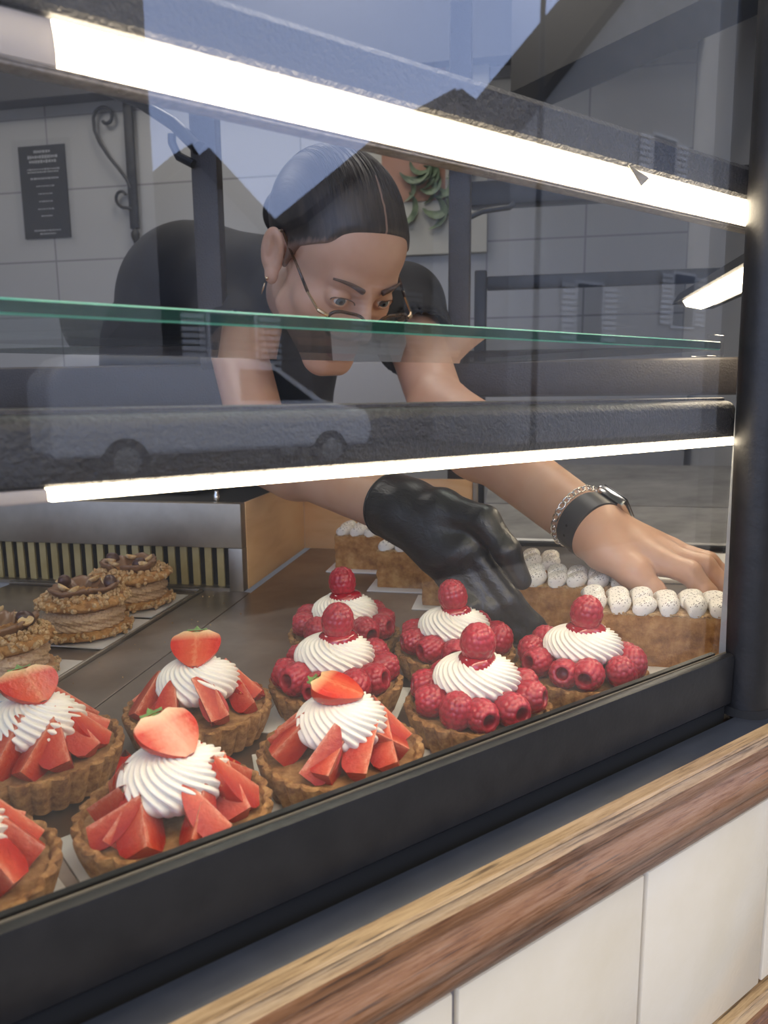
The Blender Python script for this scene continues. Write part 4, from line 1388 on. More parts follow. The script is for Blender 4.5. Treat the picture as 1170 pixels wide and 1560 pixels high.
# ------------------------------------------------------------------ signed distance modelling for the person
class SDF:
    def __init__(self, lo, hi, h):
        self.h = h
        self.lo = np.array(lo, dtype=np.float32)
        n = np.ceil((np.array(hi) - np.array(lo)) / h).astype(int) + 1
        self.n = n
        self.F = np.full(n, 1.0, dtype=np.float32)

    def _win(self, a, b):
        i0 = np.clip(np.floor((np.array(a) - self.lo) / self.h).astype(int), 0, self.n)
        i1 = np.clip(np.ceil((np.array(b) - self.lo) / self.h).astype(int) + 1, 0, self.n)
        if np.any(i1 <= i0):
            return None
        sl = tuple(slice(i0[k], i1[k]) for k in range(3))
        ax = [self.lo[k] + self.h * np.arange(i0[k], i1[k], dtype=np.float32) for k in range(3)]
        return sl, ax[0][:, None, None], ax[1][None, :, None], ax[2][None, None, :]

    def _apply(self, sl, d, k, op):
        F = self.F[sl]
        if op == 'add':
            hh = np.clip(0.5 + 0.5 * (F - d) / k, 0, 1)
            self.F[sl] = F * (1 - hh) + d * hh - k * hh * (1 - hh)
        elif op == 'sub':
            hh = np.clip(0.5 - 0.5 * (F + d) / k, 0, 1)
            self.F[sl] = F * (1 - hh) - d * hh + k * hh * (1 - hh)
        else:
            hh = np.clip(0.5 - 0.5 * (F - d) / k, 0, 1)
            self.F[sl] = F * (1 - hh) + d * hh + k * hh * (1 - hh)

    def cap(self, a, b, ra, rb, k=0.01, op='add', flat=None):
        a, b = np.array(a, float), np.array(b, float)
        mg = max(ra, rb) + k + 3 * self.h
        wv = self._win(np.minimum(a, b) - mg, np.maximum(a, b) + mg)
        if wv is None:
            return
        sl, x, y, z = wv
        ab = b - a
        L2 = float(ab @ ab) + 1e-12
        tt = np.clip(((x - a[0]) * ab[0] + (y - a[1]) * ab[1] + (z - a[2]) * ab[2]) / L2, 0, 1)
        dx, dy, dz = x - a[0] - tt * ab[0], y - a[1] - tt * ab[1], z - a[2] - tt * ab[2]
        if flat is not None:
            fn, fk = np.array(flat[0], float), flat[1]
            fn /= np.linalg.norm(fn)
            q = dx * fn[0] + dy * fn[1] + dz * fn[2]
            e = (fk - 1.0) * q
            dx, dy, dz = dx + e * fn[0], dy + e * fn[1], dz + e * fn[2]
        d = np.sqrt(dx * dx + dy * dy + dz * dz) - (ra + (rb - ra) * tt)
        self._apply(sl, d.astype(np.float32), k, op)

    def ell(self, c, r, k=0.01, op='add', R=None):
        c, r = np.array(c, float), np.array(r, float)
        mg = r.max() + k + 3 * self.h
        wv = self._win(c - mg, c + mg)
        if wv is None:
            return
        sl, x, y, z = wv
        x, y, z = x - c[0], y - c[1], z - c[2]
        if R is not None:
            R = np.array(R)
            x, y, z = (R[0, 0] * x + R[1, 0] * y + R[2, 0] * z, R[0, 1] * x + R[1, 1] * y + R[2, 1] * z, R[0, 2] * x + R[1, 2] * y + R[2, 2] * z)
        k0 = np.sqrt((x / r[0]) ** 2 + (y / r[1]) ** 2 + (z / r[2]) ** 2)
        k1 = np.sqrt((x / r[0] ** 2) ** 2 + (y / r[1] ** 2) ** 2 + (z / r[2] ** 2) ** 2) + 1e-9
        d = k0 * (k0 - 1.0) / k1
        self._apply(sl, d.astype(np.float32), k, op)

    def plane(self, p, n, k=0.004, op='cut'):
        n = np.array(n, float); n /= np.linalg.norm(n)
        sl, x, y, z = self._win(self.lo, self.lo + self.h * (self.n - 1))
        d = (x - p[0]) * n[0] + (y - p[1]) * n[1] + (z - p[2]) * n[2]
        self._apply(sl, np.broadcast_to(d, self.F[sl].shape).astype(np.float32), k, op)

    def mesh(self):
        F = self.F
        F[0] = F[-1] = 1; F[:, 0] = F[:, -1] = 1; F[:, :, 0] = F[:, :, -1] = 1
        ins = F < 0
        c = [ins[i:ins.shape[0] - 1 + i, j:ins.shape[1] - 1 + j, k:ins.shape[2] - 1 + k] for i in (0, 1) for j in (0, 1) for k in (0, 1)]
        anyv = c[0].copy(); allv = c[0].copy()
        for q in c[1:]:
            anyv |= q; allv &= q
        mask = anyv & ~allv
        I = np.argwhere(mask)
        idx = np.full(mask.shape, -1, dtype=np.int64)
        idx[mask] = np.arange(len(I))
        acc = np.zeros((len(I), 3)); cnt = np.zeros(len(I))
        corners = [(i, j, k) for i in (0, 1) for j in (0, 1) for k in (0, 1)]
        vals = {cr: F[I[:, 0] + cr[0], I[:, 1] + cr[1], I[:, 2] + cr[2]].astype(float) for cr in corners}
        for a in corners:
            for ax in range(3):
                if a[ax] == 0:
                    b = list(a); b[ax] = 1; b = tuple(b)
                    f0, f1 = vals[a], vals[b]
                    s = (f0 < 0) != (f1 < 0)
                    tt = np.where(s, f0 / (f0 - f1 + 1e-20), 0)
                    pnt = np.tile(np.array(a, float), (len(I), 1))
                    pnt[:, ax] = tt
                    acc[s] += pnt[s]; cnt[s] += 1
        V = self.lo + self.h * (I + acc / np.maximum(cnt, 1)[:, None])
        faces = []
        for ax in range(3):
            u, v = (ax + 1) % 3, (ax + 2) % 3
            s0 = [slice(None)] * 3; s1 = [slice(None)] * 3
            s0[ax] = slice(0, -1); s1[ax] = slice(1, None)
            ch = ins[tuple(s0)] != ins[tuple(s1)]
            E = np.argwhere(ch)
            E = E[(E[:, u] > 0) & (E[:, v] > 0) & (E[:, u] < F.shape[u] - 1) & (E[:, v] < F.shape[v] - 1)]
            q = []
            for du, dv in ((0, 0), (-1, 0), (-1, -1), (0, -1)):
                e = E.copy(); e[:, u] += du; e[:, v] += dv
                q.append(idx[e[:, 0], e[:, 1], e[:, 2]])
            q = np.stack(q, 1)
            flip = ~ins[E[:, 0], E[:, 1], E[:, 2]]
            q[flip] = q[flip][:, ::-1]
            faces.append(q)
        Fc = np.concatenate(faces)
        Fc = Fc[(Fc >= 0).all(1)]
        return V, Fc

def np_mesh(name, V, Fc, mats, parent, mi=None):
    me = bpy.data.meshes.new(name)
    me.vertices.add(len(V)); me.vertices.foreach_set('co', np.asarray(V, dtype=np.float32).ravel())
    me.loops.add(len(Fc) * 4); me.loops.foreach_set('vertex_index', np.asarray(Fc, dtype=np.int32).ravel())
    me.polygons.add(len(Fc))
    me.polygons.foreach_set('loop_start', np.arange(len(Fc), dtype=np.int32) * 4)
    me.polygons.foreach_set('loop_total', np.full(len(Fc), 4, dtype=np.int32))
    for m_ in (mats if isinstance(mats, (list, tuple)) else [mats]):
        me.materials.append(m_)
    me.polygons.foreach_set('use_smooth', np.ones(len(Fc), dtype=bool))
    if mi is not None:
        me.polygons.foreach_set('material_index', np.asarray(mi, dtype=np.int32))
    me.update(calc_edges=True)
    me.validate()
    o = bpy.data.objects.new(name, me)
    link(o)
    if parent is not None:
        o.parent = parent
    return o

# ------------------------------------------------------------------ the woman
HM = np.array([[-0.9975, 0.0691, 0.0159], [-0.0630, -0.7611, -0.6455], [-0.0325, -0.6449, 0.7636]])   # head: local x = her right, y = face, z = crown
HT = np.array([0.4743, 0.7981, 0.3896])
def hw(p):
    return HM @ np.array(p, float) + HT
HEAD = Matrix(((*HM[0], HT[0]), (*HM[1], HT[1]), (*HM[2], HT[2]), (0, 0, 0, 1)))

person = thing('person', 'woman in black T-shirt and glasses leaning into the display, one hand gloved in black', 'person', (0.45, 1.35, STREET))
bpy.context.view_layer.update()
PINV = Matrix.Translation((-0.45, -1.35, -STREET))
def adopt(o):
    o.parent = person
    o.matrix_parent_inverse = PINV
    return o

# joints
shR, elR, wrR = (0.4628, 1.1024, 0.3853), (0.3899, 0.8256, 0.1606), (0.3997, 0.5398, 0.1197)
shL, elL, wrL = (0.6724, 0.9160, 0.3628), (0.5886, 0.7211, 0.2032), (0.5588, 0.4502, 0.0985)
back1, back2, hips = (0.4619, 1.2138, 0.3850), (0.4716, 1.3657, 0.3144), (0.4859, 1.5023, 0.1821)
chest = (0.5589, 1.0227, 0.3807)
belly = (0.5684, 1.1262, 0.1882)
neck0, neck1 = tuple(hw((0, -0.030, -0.055))), (0.5306, 0.9914, 0.3725)

def arms(S, d=0.0):
    S.cap(shR, elR, 0.043 + d, 0.036 + d, 0.02)
    S.cap(elR, wrR, 0.037 + d, 0.0265 + d, 0.012)
    mid = np.array(elR) * 0.72 + np.array(wrR) * 0.28
    S.cap(elR, mid, 0.036 + d, 0.039 + d, 0.02)
    S.cap(shL, elL, 0.043 + d, 0.036 + d, 0.02)
    S.cap(elL, wrL, 0.040 + d, 0.0290 + d, 0.012)
    mid = np.array(elL) * 0.70 + np.array(wrL) * 0.30
    S.cap(elL, mid, 0.040 + d, 0.0430 + d, 0.02)

def torso(S, d=0.0):
    S.cap(back1, back2, 0.114 + d, 0.118 + d, 0.03)
    S.cap(back2, hips, 0.118 + d, 0.135 + d, 0.03)
    S.cap(chest, back1, 0.075 + d, 0.118 + d, 0.03)
    S.cap(shR, chest, 0.056 + d, 0.068 + d, 0.03)
    S.cap(shL, chest, 0.052 + d, 0.064 + d, 0.03)
    S.cap(shR, back1, 0.056 + d, 0.10 + d, 0.03)
    S.cap(chest, belly, 0.066 + d, 0.070 + d, 0.03)
    S.cap(belly, hips, 0.070 + d, 0.110 + d, 0.03)

def chain(S, pts, rs, d=0.0, k=0.004):
    for i in range(len(pts) - 1):
        S.cap(pts[i], pts[i + 1], rs[i] + d, rs[i + 1] + d, k)

# right (gloved) hand: palm fan, thumb, four fingers
R_idx = [(0.4126, 0.4650, 0.0977), (0.4279, 0.4312, 0.0544), (0.4453, 0.4197, 0.0319), (0.4628, 0.4142, 0.0157)]
R_mid = [(0.4049, 0.4735, 0.0891), (0.4169, 0.4420, 0.0456), (0.4362, 0.4293, 0.0240), (0.4569, 0.4223, 0.0110)]
R_rng = [(0.4009, 0.4849, 0.0828), (0.4022, 0.4525, 0.0475), (0.4233, 0.4434, 0.0252), (0.4425, 0.4353, 0.0139)]
R_pky = [(0.3996, 0.4982, 0.0829), (0.4003, 0.4731, 0.0578), (0.4127, 0.4609, 0.0394), (0.4269, 0.4541, 0.0300)]
R_thm = [(0.4074, 0.4986, 0.1253), (0.4169, 0.4518, 0.1212), (0.4218, 0.4292, 0.0981), (0.4284, 0.4175, 0.0745)]
def hand_r(S, d=0.0):
    for ch, r0 in ((R_idx, .0102), (R_mid, .0102), (R_rng, .0096), (R_pky, .0086)):
        S.cap(wrR, ch[0], 0.021 + d, r0 + 0.004 + d, 0.016)
        chain(S, ch, [r0 + 0.0015, r0 - 0.0002, r0 - 0.0015, r0 - 0.0032], d, 0.005)
    S.cap(wrR, R_thm[0], 0.024 + d, 0.020 + d, 0.015)
    chain(S, R_thm, [0.0185, 0.0126, 0.0108, 0.0076], d, 0.006)

# left (bare) hand with the watch
L_thm = [(0.5496, 0.4289, 0.0826), (0.5543, 0.4002, 0.0660), (0.5612, 0.3833, 0.0481), (0.5662, 0.3730, 0.0319)]
L_idx = [(0.5807, 0.3908, 0.0739), (0.5873, 0.3654, 0.0680), (0.5917, 0.3505, 0.0510), (0.5957, 0.3442, 0.0336)]
L_mid = [(0.6022, 0.3973, 0.0760), (0.6133, 0.3675, 0.0699), (0.6180, 0.3513, 0.0539), (0.6205, 0.3442, 0.0390)]
L_rng = [(0.6207, 0.4069, 0.0771), (0.6351, 0.3769, 0.0689), (0.6414, 0.3599, 0.0547), (0.6461, 0.3514, 0.0405)]
L_pky = [(0.6338, 0.4186, 0.0760), (0.6465, 0.3935, 0.0681), (0.6554, 0.3774, 0.0555), (0.6606, 0.3690, 0.0433)]
def hand_l(S, d=0.0):
    for ch, r0 in ((L_idx, .0108), (L_mid, .0106), (L_rng, .0098), (L_pky, .0088)):
        S.cap(wrL, ch[0], 0.022 + d, r0 + 0.0025 + d, 0.010)
        chain(S, ch, [r0 + 0.0012, r0 - 0.0002, r0 - 0.0014, r0 - 0.003], d, 0.004)
    S.cap(wrL, L_thm[0], 0.025 + d, 0.020 + d, 0.012)
    chain(S, L_thm, [0.0195, 0.0145, 0.0120, 0.0090], d, 0.006)

def head_local(S, mp, R, d=0.0, detail=True):
    E = lambda c, r, k=0.01, op='add', Rl=None: S.ell(mp(c), np.array(r) + d, k, op, R if Rl is None else R @ Rl)
    C_ = lambda a, b, ra, rb, k=0.01, op='add': S.cap(mp(a), mp(b), ra + d, rb + d, k, op)
    E((0, -0.014, 0.046), (0.0745, 0.0935, 0.0800), 0.01)             # cranium
    E((0, 0.036, 0.042), (0.0600, 0.0530, 0.0520), 0.02)              # forehead
    E((0, 0.030, -0.022), (0.0595, 0.0560, 0.0640), 0.02)             # mid face
    C_((0.047, 0.010, -0.052), (0.020, 0.060, -0.096), 0.0135, 0.0140, 0.026)
    C_((-0.047, 0.010, -0.052), (-0.020, 0.060, -0.096), 0.0135, 0.0140, 0.026)
    C_((-0.012, 0.070, -0.098), (0.012, 0.070, -0.098), 0.0155, 0.0155, 0.016)   # chin
    E((0, 0.060, -0.068), (0.031, 0.026, 0.030), 0.02)                # muzzle
    E((0.043, 0.052, -0.022), (0.021, 0.021, 0.018), 0.02)
    E((-0.043, 0.052, -0.022), (0.021, 0.021, 0.018), 0.02)
    if not detail:
        return
    for s in (1, -1):
        E((s * 0.034, 0.0920, 0.002), (0.0185, 0.0140, 0.0120), 0.012, 'sub')   # socket
        C_((s * 0.012, 0.0810, 0.0190), (s * 0.036, 0.0750, 0.0215), 0.0075, 0.0065, 0.016)   # brow
        E((s * 0.0315, 0.0745, 0.0025), (0.0148, 0.0140, 0.0140), 0.003)        # lids
        E((s * 0.0320, 0.0890, 0.0015), (0.0135, 0.0090, 0.0050), 0.0015, 'sub')
    C_((0, 0.0830, 0.0120), (0, 0.1060, -0.0300), 0.0065, 0.0100, 0.012)        # nose
    for s in (1, -1):
        E((s * 0.0115, 0.0950, -0.0335), (0.0082, 0.0100, 0.0072), 0.006)
        E((s * 0.0065, 0.1010, -0.0400), (0.0032, 0.0050, 0.0035), 0.002, 'sub')
    C_((-0.016, 0.0830, -0.0632), (0.016, 0.0830, -0.0632), 0.0062, 0.0062, 0.006)   # upper lip
    C_((-0.013, 0.0820, -0.0738), (0.013, 0.0820, -0.0738), 0.0072, 0.0072, 0.006)   # lower lip
    C_((-0.019, 0.0905, -0.0682), (0.019, 0.0905, -0.0682), 0.0012, 0.0012, 0.0015, 'sub')
    for s in (1, -1):
        a = 0.50 * s
        Rz = np.array([[math.cos(a), -math.sin(a), 0], [math.sin(a), math.cos(a), 0], [0, 0, 1]])
        tl = 0.22
        Rx = np.array([[1, 0, 0], [0, math.cos(tl), -math.sin(tl)], [0, math.sin(tl), math.cos(tl)]])
        Rl = Rz @ Rx
        E((s * 0.0775, -0.008, 0.004), (0.0060, 0.0160, 0.0285), 0.004, 'add', Rl)
        E((s * 0.0845, -0.004, 0.008), (0.0062, 0.0108, 0.0185), 0.0025, 'sub', Rl)
        E((s * 0.0815, -0.011, 0.010), (0.0028, 0.0035, 0.0110), 0.003, 'add', Rl)
        E((s * 0.0750, 0.000, -0.022), (0.0060, 0.0085, 0.0105), 0.004, 'add', Rl)
        E((s * 0.0830, 0.003, -0.002), (0.0045, 0.0050, 0.0080), 0.003, 'sub', Rl)

# body part one: trunk and arms (in the place), part two: head and hands at a finer grid, one mesh
S1 = SDF((0.02, 0.28, -0.02), (1.05, 1.62, 0.62), 0.0042)
torso(S1); arms(S1)
S1.cap(neck0, neck1, 0.044, 0.050, 0.02)
S1.cap(neck1, chest, 0.050, 0.060, 0.03)
V1, F1 = S1.mesh()
del S1
corner = [hw((x, y, z)) for x in (-.1, .1) for y in (-.125, .13) for z in (-.14, .145)]
S2 = SDF(np.min(corner, 0), np.max(corner, 0), 0.0014)
S2.cap(neck0, neck1, 0.044, 0.050, 0.02)
head_local(S2, hw, HM)
V2, F2 = S2.mesh()
loc2 = (V2 - HT) @ HM
fc2 = loc2[F2].mean(1)
lip = (np.abs(fc2[:, 0]) < 0.0225) & (fc2[:, 1] > 0.080) & (fc2[:, 2] < -0.0585 + 0.0 * fc2[:, 0]) & (fc2[:, 2] > -0.0810) & \
      ((np.abs(fc2[:, 0]) / 0.0232) ** 2 + ((fc2[:, 2] + 0.0690) / 0.0108) ** 2 < 1)
del S2
wl = np.array(wrL)
S3 = SDF(wl + np.array((-0.10, -0.20, -0.16)), wl + np.array((0.24, 0.14, 0.12)), 0.0016)
S3.cap(np.array(elL) * 0.25 + wl * 0.75, wrL, 0.0318, 0.0290, 0.012)
hand_l(S3)
V3, F3 = S3.mesh()
del S3
wr_ = np.array(wrR)
S4 = SDF(wr_ + np.array((-0.10, -0.20, -0.20)), wr_ + np.array((0.26, 0.14, 0.10)), 0.0022)
S4.cap(np.array(elR) * 0.2 + wr_ * 0.8, wrR, 0.0285, 0.0265, 0.012)
hand_r(S4, -0.0012)
V4, F4 = S4.mesh()
del S4
Vs = [V1, V2, V3, V4]
Fs = [F1, F2, F3, F4]
off = np.cumsum([0] + [len(v) for v in Vs[:-1]])
FF = np.concatenate([f + o_ for f, o_ in zip(Fs, off)])
MI = np.concatenate([np.zeros(len(F1)), lip.astype(int), np.zeros(len(F3)), np.zeros(len(F4))])
body = adopt(np_mesh('body', np.concatenate(Vs), FF, [M['skin'], M['lip']], None, MI))

# T-shirt
S = SDF((0.02, 0.50, -0.04), (1.02, 1.66, 0.66), 0.0045)
torso(S, 0.008)
for sh, el in ((shR, elR), (shL, elL)):
    e2 = np.array(sh) * 0.66 + np.array(el) * 0.34
    S.cap(sh, e2, 0.060, 0.058, 0.02)
S.cap(chest, np.array(neck1) * .8 + np.array(neck0) * .2, 0.074, 0.057, 0.03)
for sh, el in ((shR, elR), (shL, elL)):
    a, b = np.array(sh), np.array(el)
    ax = (b - a) / np.linalg.norm(b - a)
    e2 = a * 0.62 + b * 0.38
    S.cap(e2, e2 + ax * 0.12, 0.052, 0.052, 0.002, 'sub')
V, Fc = S.mesh()
adopt(np_mesh('t_shirt', V, Fc, M['tee'], None))
del S
# trousers and shoes down to the floor
S = SDF((-0.05, 1.05, STREET), (0.95, 1.95, 0.20), 0.009)
hp = np.array(hips)
for s in (-1, 1):
    h0 = hp + np.array((0.075 * s, 0.0, -0.05))
    kn = np.array((h0[0] + 0.01 * s, h0[1] + 0.02, -0.46)); an = np.array((h0[0] + 0.01 * s, h0[1] + 0.06, STREET + 0.09))
    S.cap(hp, h0, 0.135, 0.11, 0.03); S.cap(h0, kn, 0.095, 0.065, 0.03); S.cap(kn, an, 0.065, 0.05, 0.02)
V, Fc = S.mesh(); adopt(np_mesh('trousers', V, Fc, M['trouser'], None))
for s in (-1, 1):
    h0 = hp + np.array((0.085 * s, 0.06, 0))
    S = SDF((h0[0] - 0.08, h0[1] - 0.25, STREET - 0.02), (h0[0] + 0.08, h0[1] + 0.1, STREET + 0.14), 0.006)
    S.cap((h0[0], h0[1], STREET + 0.05), (h0[0], h0[1] - 0.15, STREET + 0.035), 0.045, 0.038, 0.02)
    S.cap((h0[0], h0[1], STREET + 0.06), (h0[0], h0[1], STREET + 0.11), 0.045, 0.045, 0.02)
    S.plane((0, 0, STREET + 0.002), (0, 0, -1), 0.003)
    V, Fc = S.mesh(); adopt(np_mesh('shoe', V, Fc, M['shoe'], None))

# hair, built in head coordinates
S = SDF((-0.10, -0.17, -0.10), (0.10, 0.13, 0.15), 0.0017)
ident = np.eye(3)
head_local(S, lambda c: np.array(c, float), ident, 0.0026, False)
nrm = np.array((0, -0.60, 0.80))
S.plane((0, 0.0800, 0.0730), -nrm, 0.0025)
S.cap((-0.045, 0.086, 0.060), (0.045, 0.086, 0.060), 0.019, 0.019, 0.016, 'sub')                     # hairline from forehead down behind the ears
S.ell((0, 0.098, 0.020), (0.070, 0.045, 0.062), 0.012, 'sub')
for s in (1, -1):
    S.ell((s * 0.082, -0.004, 0.0), (0.018, 0.024, 0.036), 0.006, 'sub')   # around the ears
    S.cap((s * 0.069, 0.017, 0.030), (s * 0.0705, 0.012, 0.000), 0.006, 0.003, 0.008)   # sideburn
S.ell((0, -0.118, 0.000), (0.034, 0.028, 0.034), 0.012)        # low bun
V, Fc = S.mesh()
fcx = V[Fc].mean(1)
hair = np_mesh('hair', V, Fc, [M['hair'], M['skin']], None)
hair.parent = person
hair.matrix_parent_inverse = PINV
hair.matrix_world = HEAD
m = MB()
rh = random.Random(21)
for i in range(130):
    x0 = rh.uniform(-0.060, 0.060)
    e = 0.0022 + rh.uniform(0.0, 0.0012)
    rx, ry, rz_ = 0.0745 + e, 0.0935 + e, 0.0800 + e
    pts = []
    f0, f1 = math.radians(rh.uniform(40, 62)), math.radians(rh.uniform(110, 165))
    for k in range(12):
        f = f0 + (f1 - f0) * k / 11
        x = x0 * (1 - 0.25 * k / 11) + 0.001 * math.sin(k * 0.9 + i)
        kk = math.sqrt(max(0.02, 1 - (x / rx) ** 2))
        pts.append((x, -0.014 + ry * kk * math.cos(f), 0.046 + rz_ * kk * math.sin(f)))
    m.tube(pts, [0.00018 + 0.00034 * math.sin(PI * k / 11) for k in range(12)], 5)
hs = m.build('hair_strands', M['hair'], person, angle=0)
hs['kind'] = 'stuff'
hs.matrix_parent_inverse = PINV
hs.matrix_world = HEAD
del S
def on_head(o):
    o.parent = person
    o.matrix_parent_inverse = PINV
    o.matrix_world = HEAD @ o.matrix_local if False else HEAD
    return o
# eyes look down along the arms
for s in (1, -1):
    m = MB()
    m.grid(lambda u, v: (0.0122 * math.sin(PI * v) * math.cos(2 * PI * u), -0.0122 * math.cos(PI * v), 0.0122 * math.sin(PI * v) * math.sin(2 * PI * u)), 32, 24)
    e = m.build('eye', M['eye_white'], angle=0)
    e.parent = person
    e.matrix_parent_inverse = PINV
    e.matrix_world = HEAD @ Matrix.Translation((s * 0.0315, 0.0745, 0.002)) @ Euler((-0.10, 0, -0.12)).to_matrix().to_4x4()
    m = MB()
    pts = [(s * (0.014 + 0.034 * q), 0.0935 - 0.0145 * q ** 2.2 - 0.002 * q, 0.0205 + 0.0062 * math.sin(q * 2.3)) for q in [i / 9 for i in range(10)]]
    m.tube(pts, [0.0036 * (1 - 0.70 * i / 9) + 0.0004 for i in range(10)], 8, flat=0.8)
    on_head(m.build('eyebrow', M['brow'], angle=0))
    m = MB()
    pts = [(s * (0.0315 + 0.0142 * math.cos(a)), 0.0885 - 0.0052 * math.cos(a) * (1 if True else 0) - 0.0015 * abs(math.cos(a)), 0.0018 + 0.0058 * math.sin(a)) for a in [PI * i / 10 for i in range(11)]]
    m.tube(pts, 0.0007, 6)
    on_head(m.build('lash_line', M['brow'], angle=0))
# glasses, low on the nose
gl = bpy.data.objects.new('glasses', None); link(gl); gl.parent = person; gl.matrix_parent_inverse = PINV; gl.matrix_world = HEAD
gl.empty_display_size = 0.02
def rim_pts(s, r=1.0, n=36):
    out = []
    for i in range(n):
        a = 2 * PI * i / n
        ca, sa = math.cos(a), math.sin(a)
        x = 0.0245 * math.copysign(abs(ca) ** 0.75, ca) * r
        z = 0.0170 * math.copysign(abs(sa) ** 0.80, sa) * r + 0.0018 * (x * s) / 0.0245
        if sa > 0: z -= 0.0015 * (1 - abs(ca))
        X_ = s * 0.0335 + x
        out.append((X_, 0.1120 - 0.14 * abs(X_) ** 1.0 * abs(X_) / 0.06 - 0.10 * z, -0.0140 + z))
    return out
for s in (1, -1):
    m = MB(); m.tube(rim_pts(s), 0.0019, 8, True)
    m.build('rim', M['tortoise'], gl, angle=0)
    m = MB()
    a_ = rim_pts(s, 0.97); b_ = [(p[0], p[1] - 0.0012, p[2]) for p in a_]
    m.add(a_ + b_, [tuple(range(36)), tuple(range(71, 35, -1))] + [(i, i + 36, (i + 1) % 36 + 36, (i + 1) % 36) for i in range(36)])
    m.build('lens', M['clear_plastic'], gl, False)
    m = MB()
    m.tube([(s * 0.0585, 0.1040, -0.0045), (s * 0.0635, 0.1020, -0.0035), (s * 0.0680, 0.0960, -0.0030)], [0.0022, 0.0026, 0.0022], 8)
    m.tube([(s * 0.0680, 0.0960, -0.0030), (s * 0.0715, 0.070, 0.004)], 0.0016, 8)
    m.build('hinge', M['gold'] , gl)
    m = MB()
    m.tube([(s * 0.0712, 0.072, 0.0035), (s * 0.0735, 0.040, 0.017), (s * 0.0740, 0.010, 0.0260), (s * 0.0745, -0.004, 0.0320), (s * 0.0760, -0.020, 0.026)], [0.0019, 0.0015, 0.0015, 0.0018, 0.0014], 8)
    m.build('temple', M['tortoise'], gl, angle=0)
m = MB(); m.tube([(-0.010, 0.1108, -0.0080), (-0.005, 0.1145, -0.0045), (0.005, 0.1145, -0.0045), (0.010, 0.1108, -0.0080)], 0.0019, 8)
m.build('bridge', M['tortoise'], gl, angle=0)
# earrings: stud and drop
for s in (1, -1):
    m = MB()
    m.grid(lambda u, v: (0.0022 * math.sin(PI * v) * math.cos(2 * PI * u) + s * 0.0815, 0.0022 * math.sin(PI * v) * math.sin(2 * PI * u) + 0.003, 0.0022 * math.cos(PI * v) - 0.0245), 12, 8)
    m.tube([(s * 0.0805, 0.000, -0.033), (s * 0.0812, 0.001, -0.040), (s * 0.0812, 0.001, -0.047)], [0.0008, 0.0010, 0.0005], 8)
    on_head(m.build('earring', M['gold'], angle=0))

# glove
S = SDF(wr_ + np.array((-0.10, -0.20, -0.20)), wr_ + np.array((0.26, 0.14, 0.10)), 0.0016)
hand_r(S, 0.0006)
fa = np.array(elR) - wr_; fa /= np.linalg.norm(fa)
S.cap(wr_, wr_ + fa * 0.020, 0.0295, 0.0318, 0.010)
cuff = wr_ + fa * 0.026
S.plane(cuff, fa, 0.002)
V, Fc = S.mesh()
adopt(np_mesh('glove', V, Fc, M['glove'], None))
del S
m = MB()
uu = Vv(fa).orthogonal().normalized(); ww = Vv(fa).cross(uu)
m.tube([Vv(wr_ + fa * 0.0255) + (uu * math.cos(a) + ww * math.sin(a)) * 0.0312 for a in [2 * PI * i / 48 for i in range(48)]], 0.0013, 8, True)
adopt(m.build('glove_cuff', M['glove'], angle=0))

# watch and chain on the left wrist
fl_ = np.array(elL) - wl; fl_ /= np.linalg.norm(fl_)
ax = Vv(fl_)
wc = Vv(wl) + ax * 0.006
cam_dir = Vv((0, 0, 0.228)) - wc
# dorsal direction: up and to the right of the picture
dors = Vv((0.70, -0.38, 0.60)); dors = (dors - ax * dors.dot(ax)).normalized()
lat = ax.cross(dors)
watch = bpy.data.objects.new('watch', None); link(watch); watch.empty_display_size = 0.02
watch.parent = person; watch.matrix_parent_inverse = PINV
Mw = Matrix((( lat.x, ax.x, dors.x, wc.x), (lat.y, ax.y, dors.y, wc.y), (lat.z, ax.z, dors.z, wc.z), (0, 0, 0, 1)))
watch.matrix_world = Mw
m = MB()
RW = 0.0300
prof = [(-0.0120, 0.0), (-0.0114, 0.0024), (0.0114, 0.0024), (0.0120, 0.0), (0.0114, -0.0004), (-0.0114, -0.0004)]
n = 64
vs = []
for i in range(n):
    a = 2 * PI * i / n
    for (yy, rr_) in prof:
        vs.append(((RW + rr_) * math.sin(a), yy, (RW + rr_) * math.cos(a) * 0.96))
k = len(prof)
m.add(vs, [(i * k + j, ((i + 1) % n) * k + j, ((i + 1) % n) * k + (j + 1) % k, i * k + (j + 1) % k) for i in range(n) for j in range(k)])
m.build('strap', M['strap'], watch, angle=50)
m = MB()
for a in (2.3, 2.6, 2.9, -2.3 + 6.283, -2.65 + 6.283):
    c = Vv(((RW + 0.0022) * math.sin(a), 0, (RW + 0.0022) * math.cos(a) * 0.96))
    nrm_ = Vv((math.sin(a), 0, math.cos(a)))
    m.tube([c - nrm_ * 0.0004, c + nrm_ * 0.0004], 0.0014, 12)
m.build('strap_hole', M['gap'], watch, False)
m = MB(); m.box((0, 0, RW * 0.96 + 0.0045), (0.033, 0.037, 0.0095), None, 0, 0.004)
m.build('case', M['silver'], watch)
m = MB(); m.box((0, 0, RW * 0.96 + 0.0094), (0.028, 0.032, 0.0016), None, 0, 0.0007)
m.build('screen', M['watch_glass'], watch)
m = MB()
NL = 30
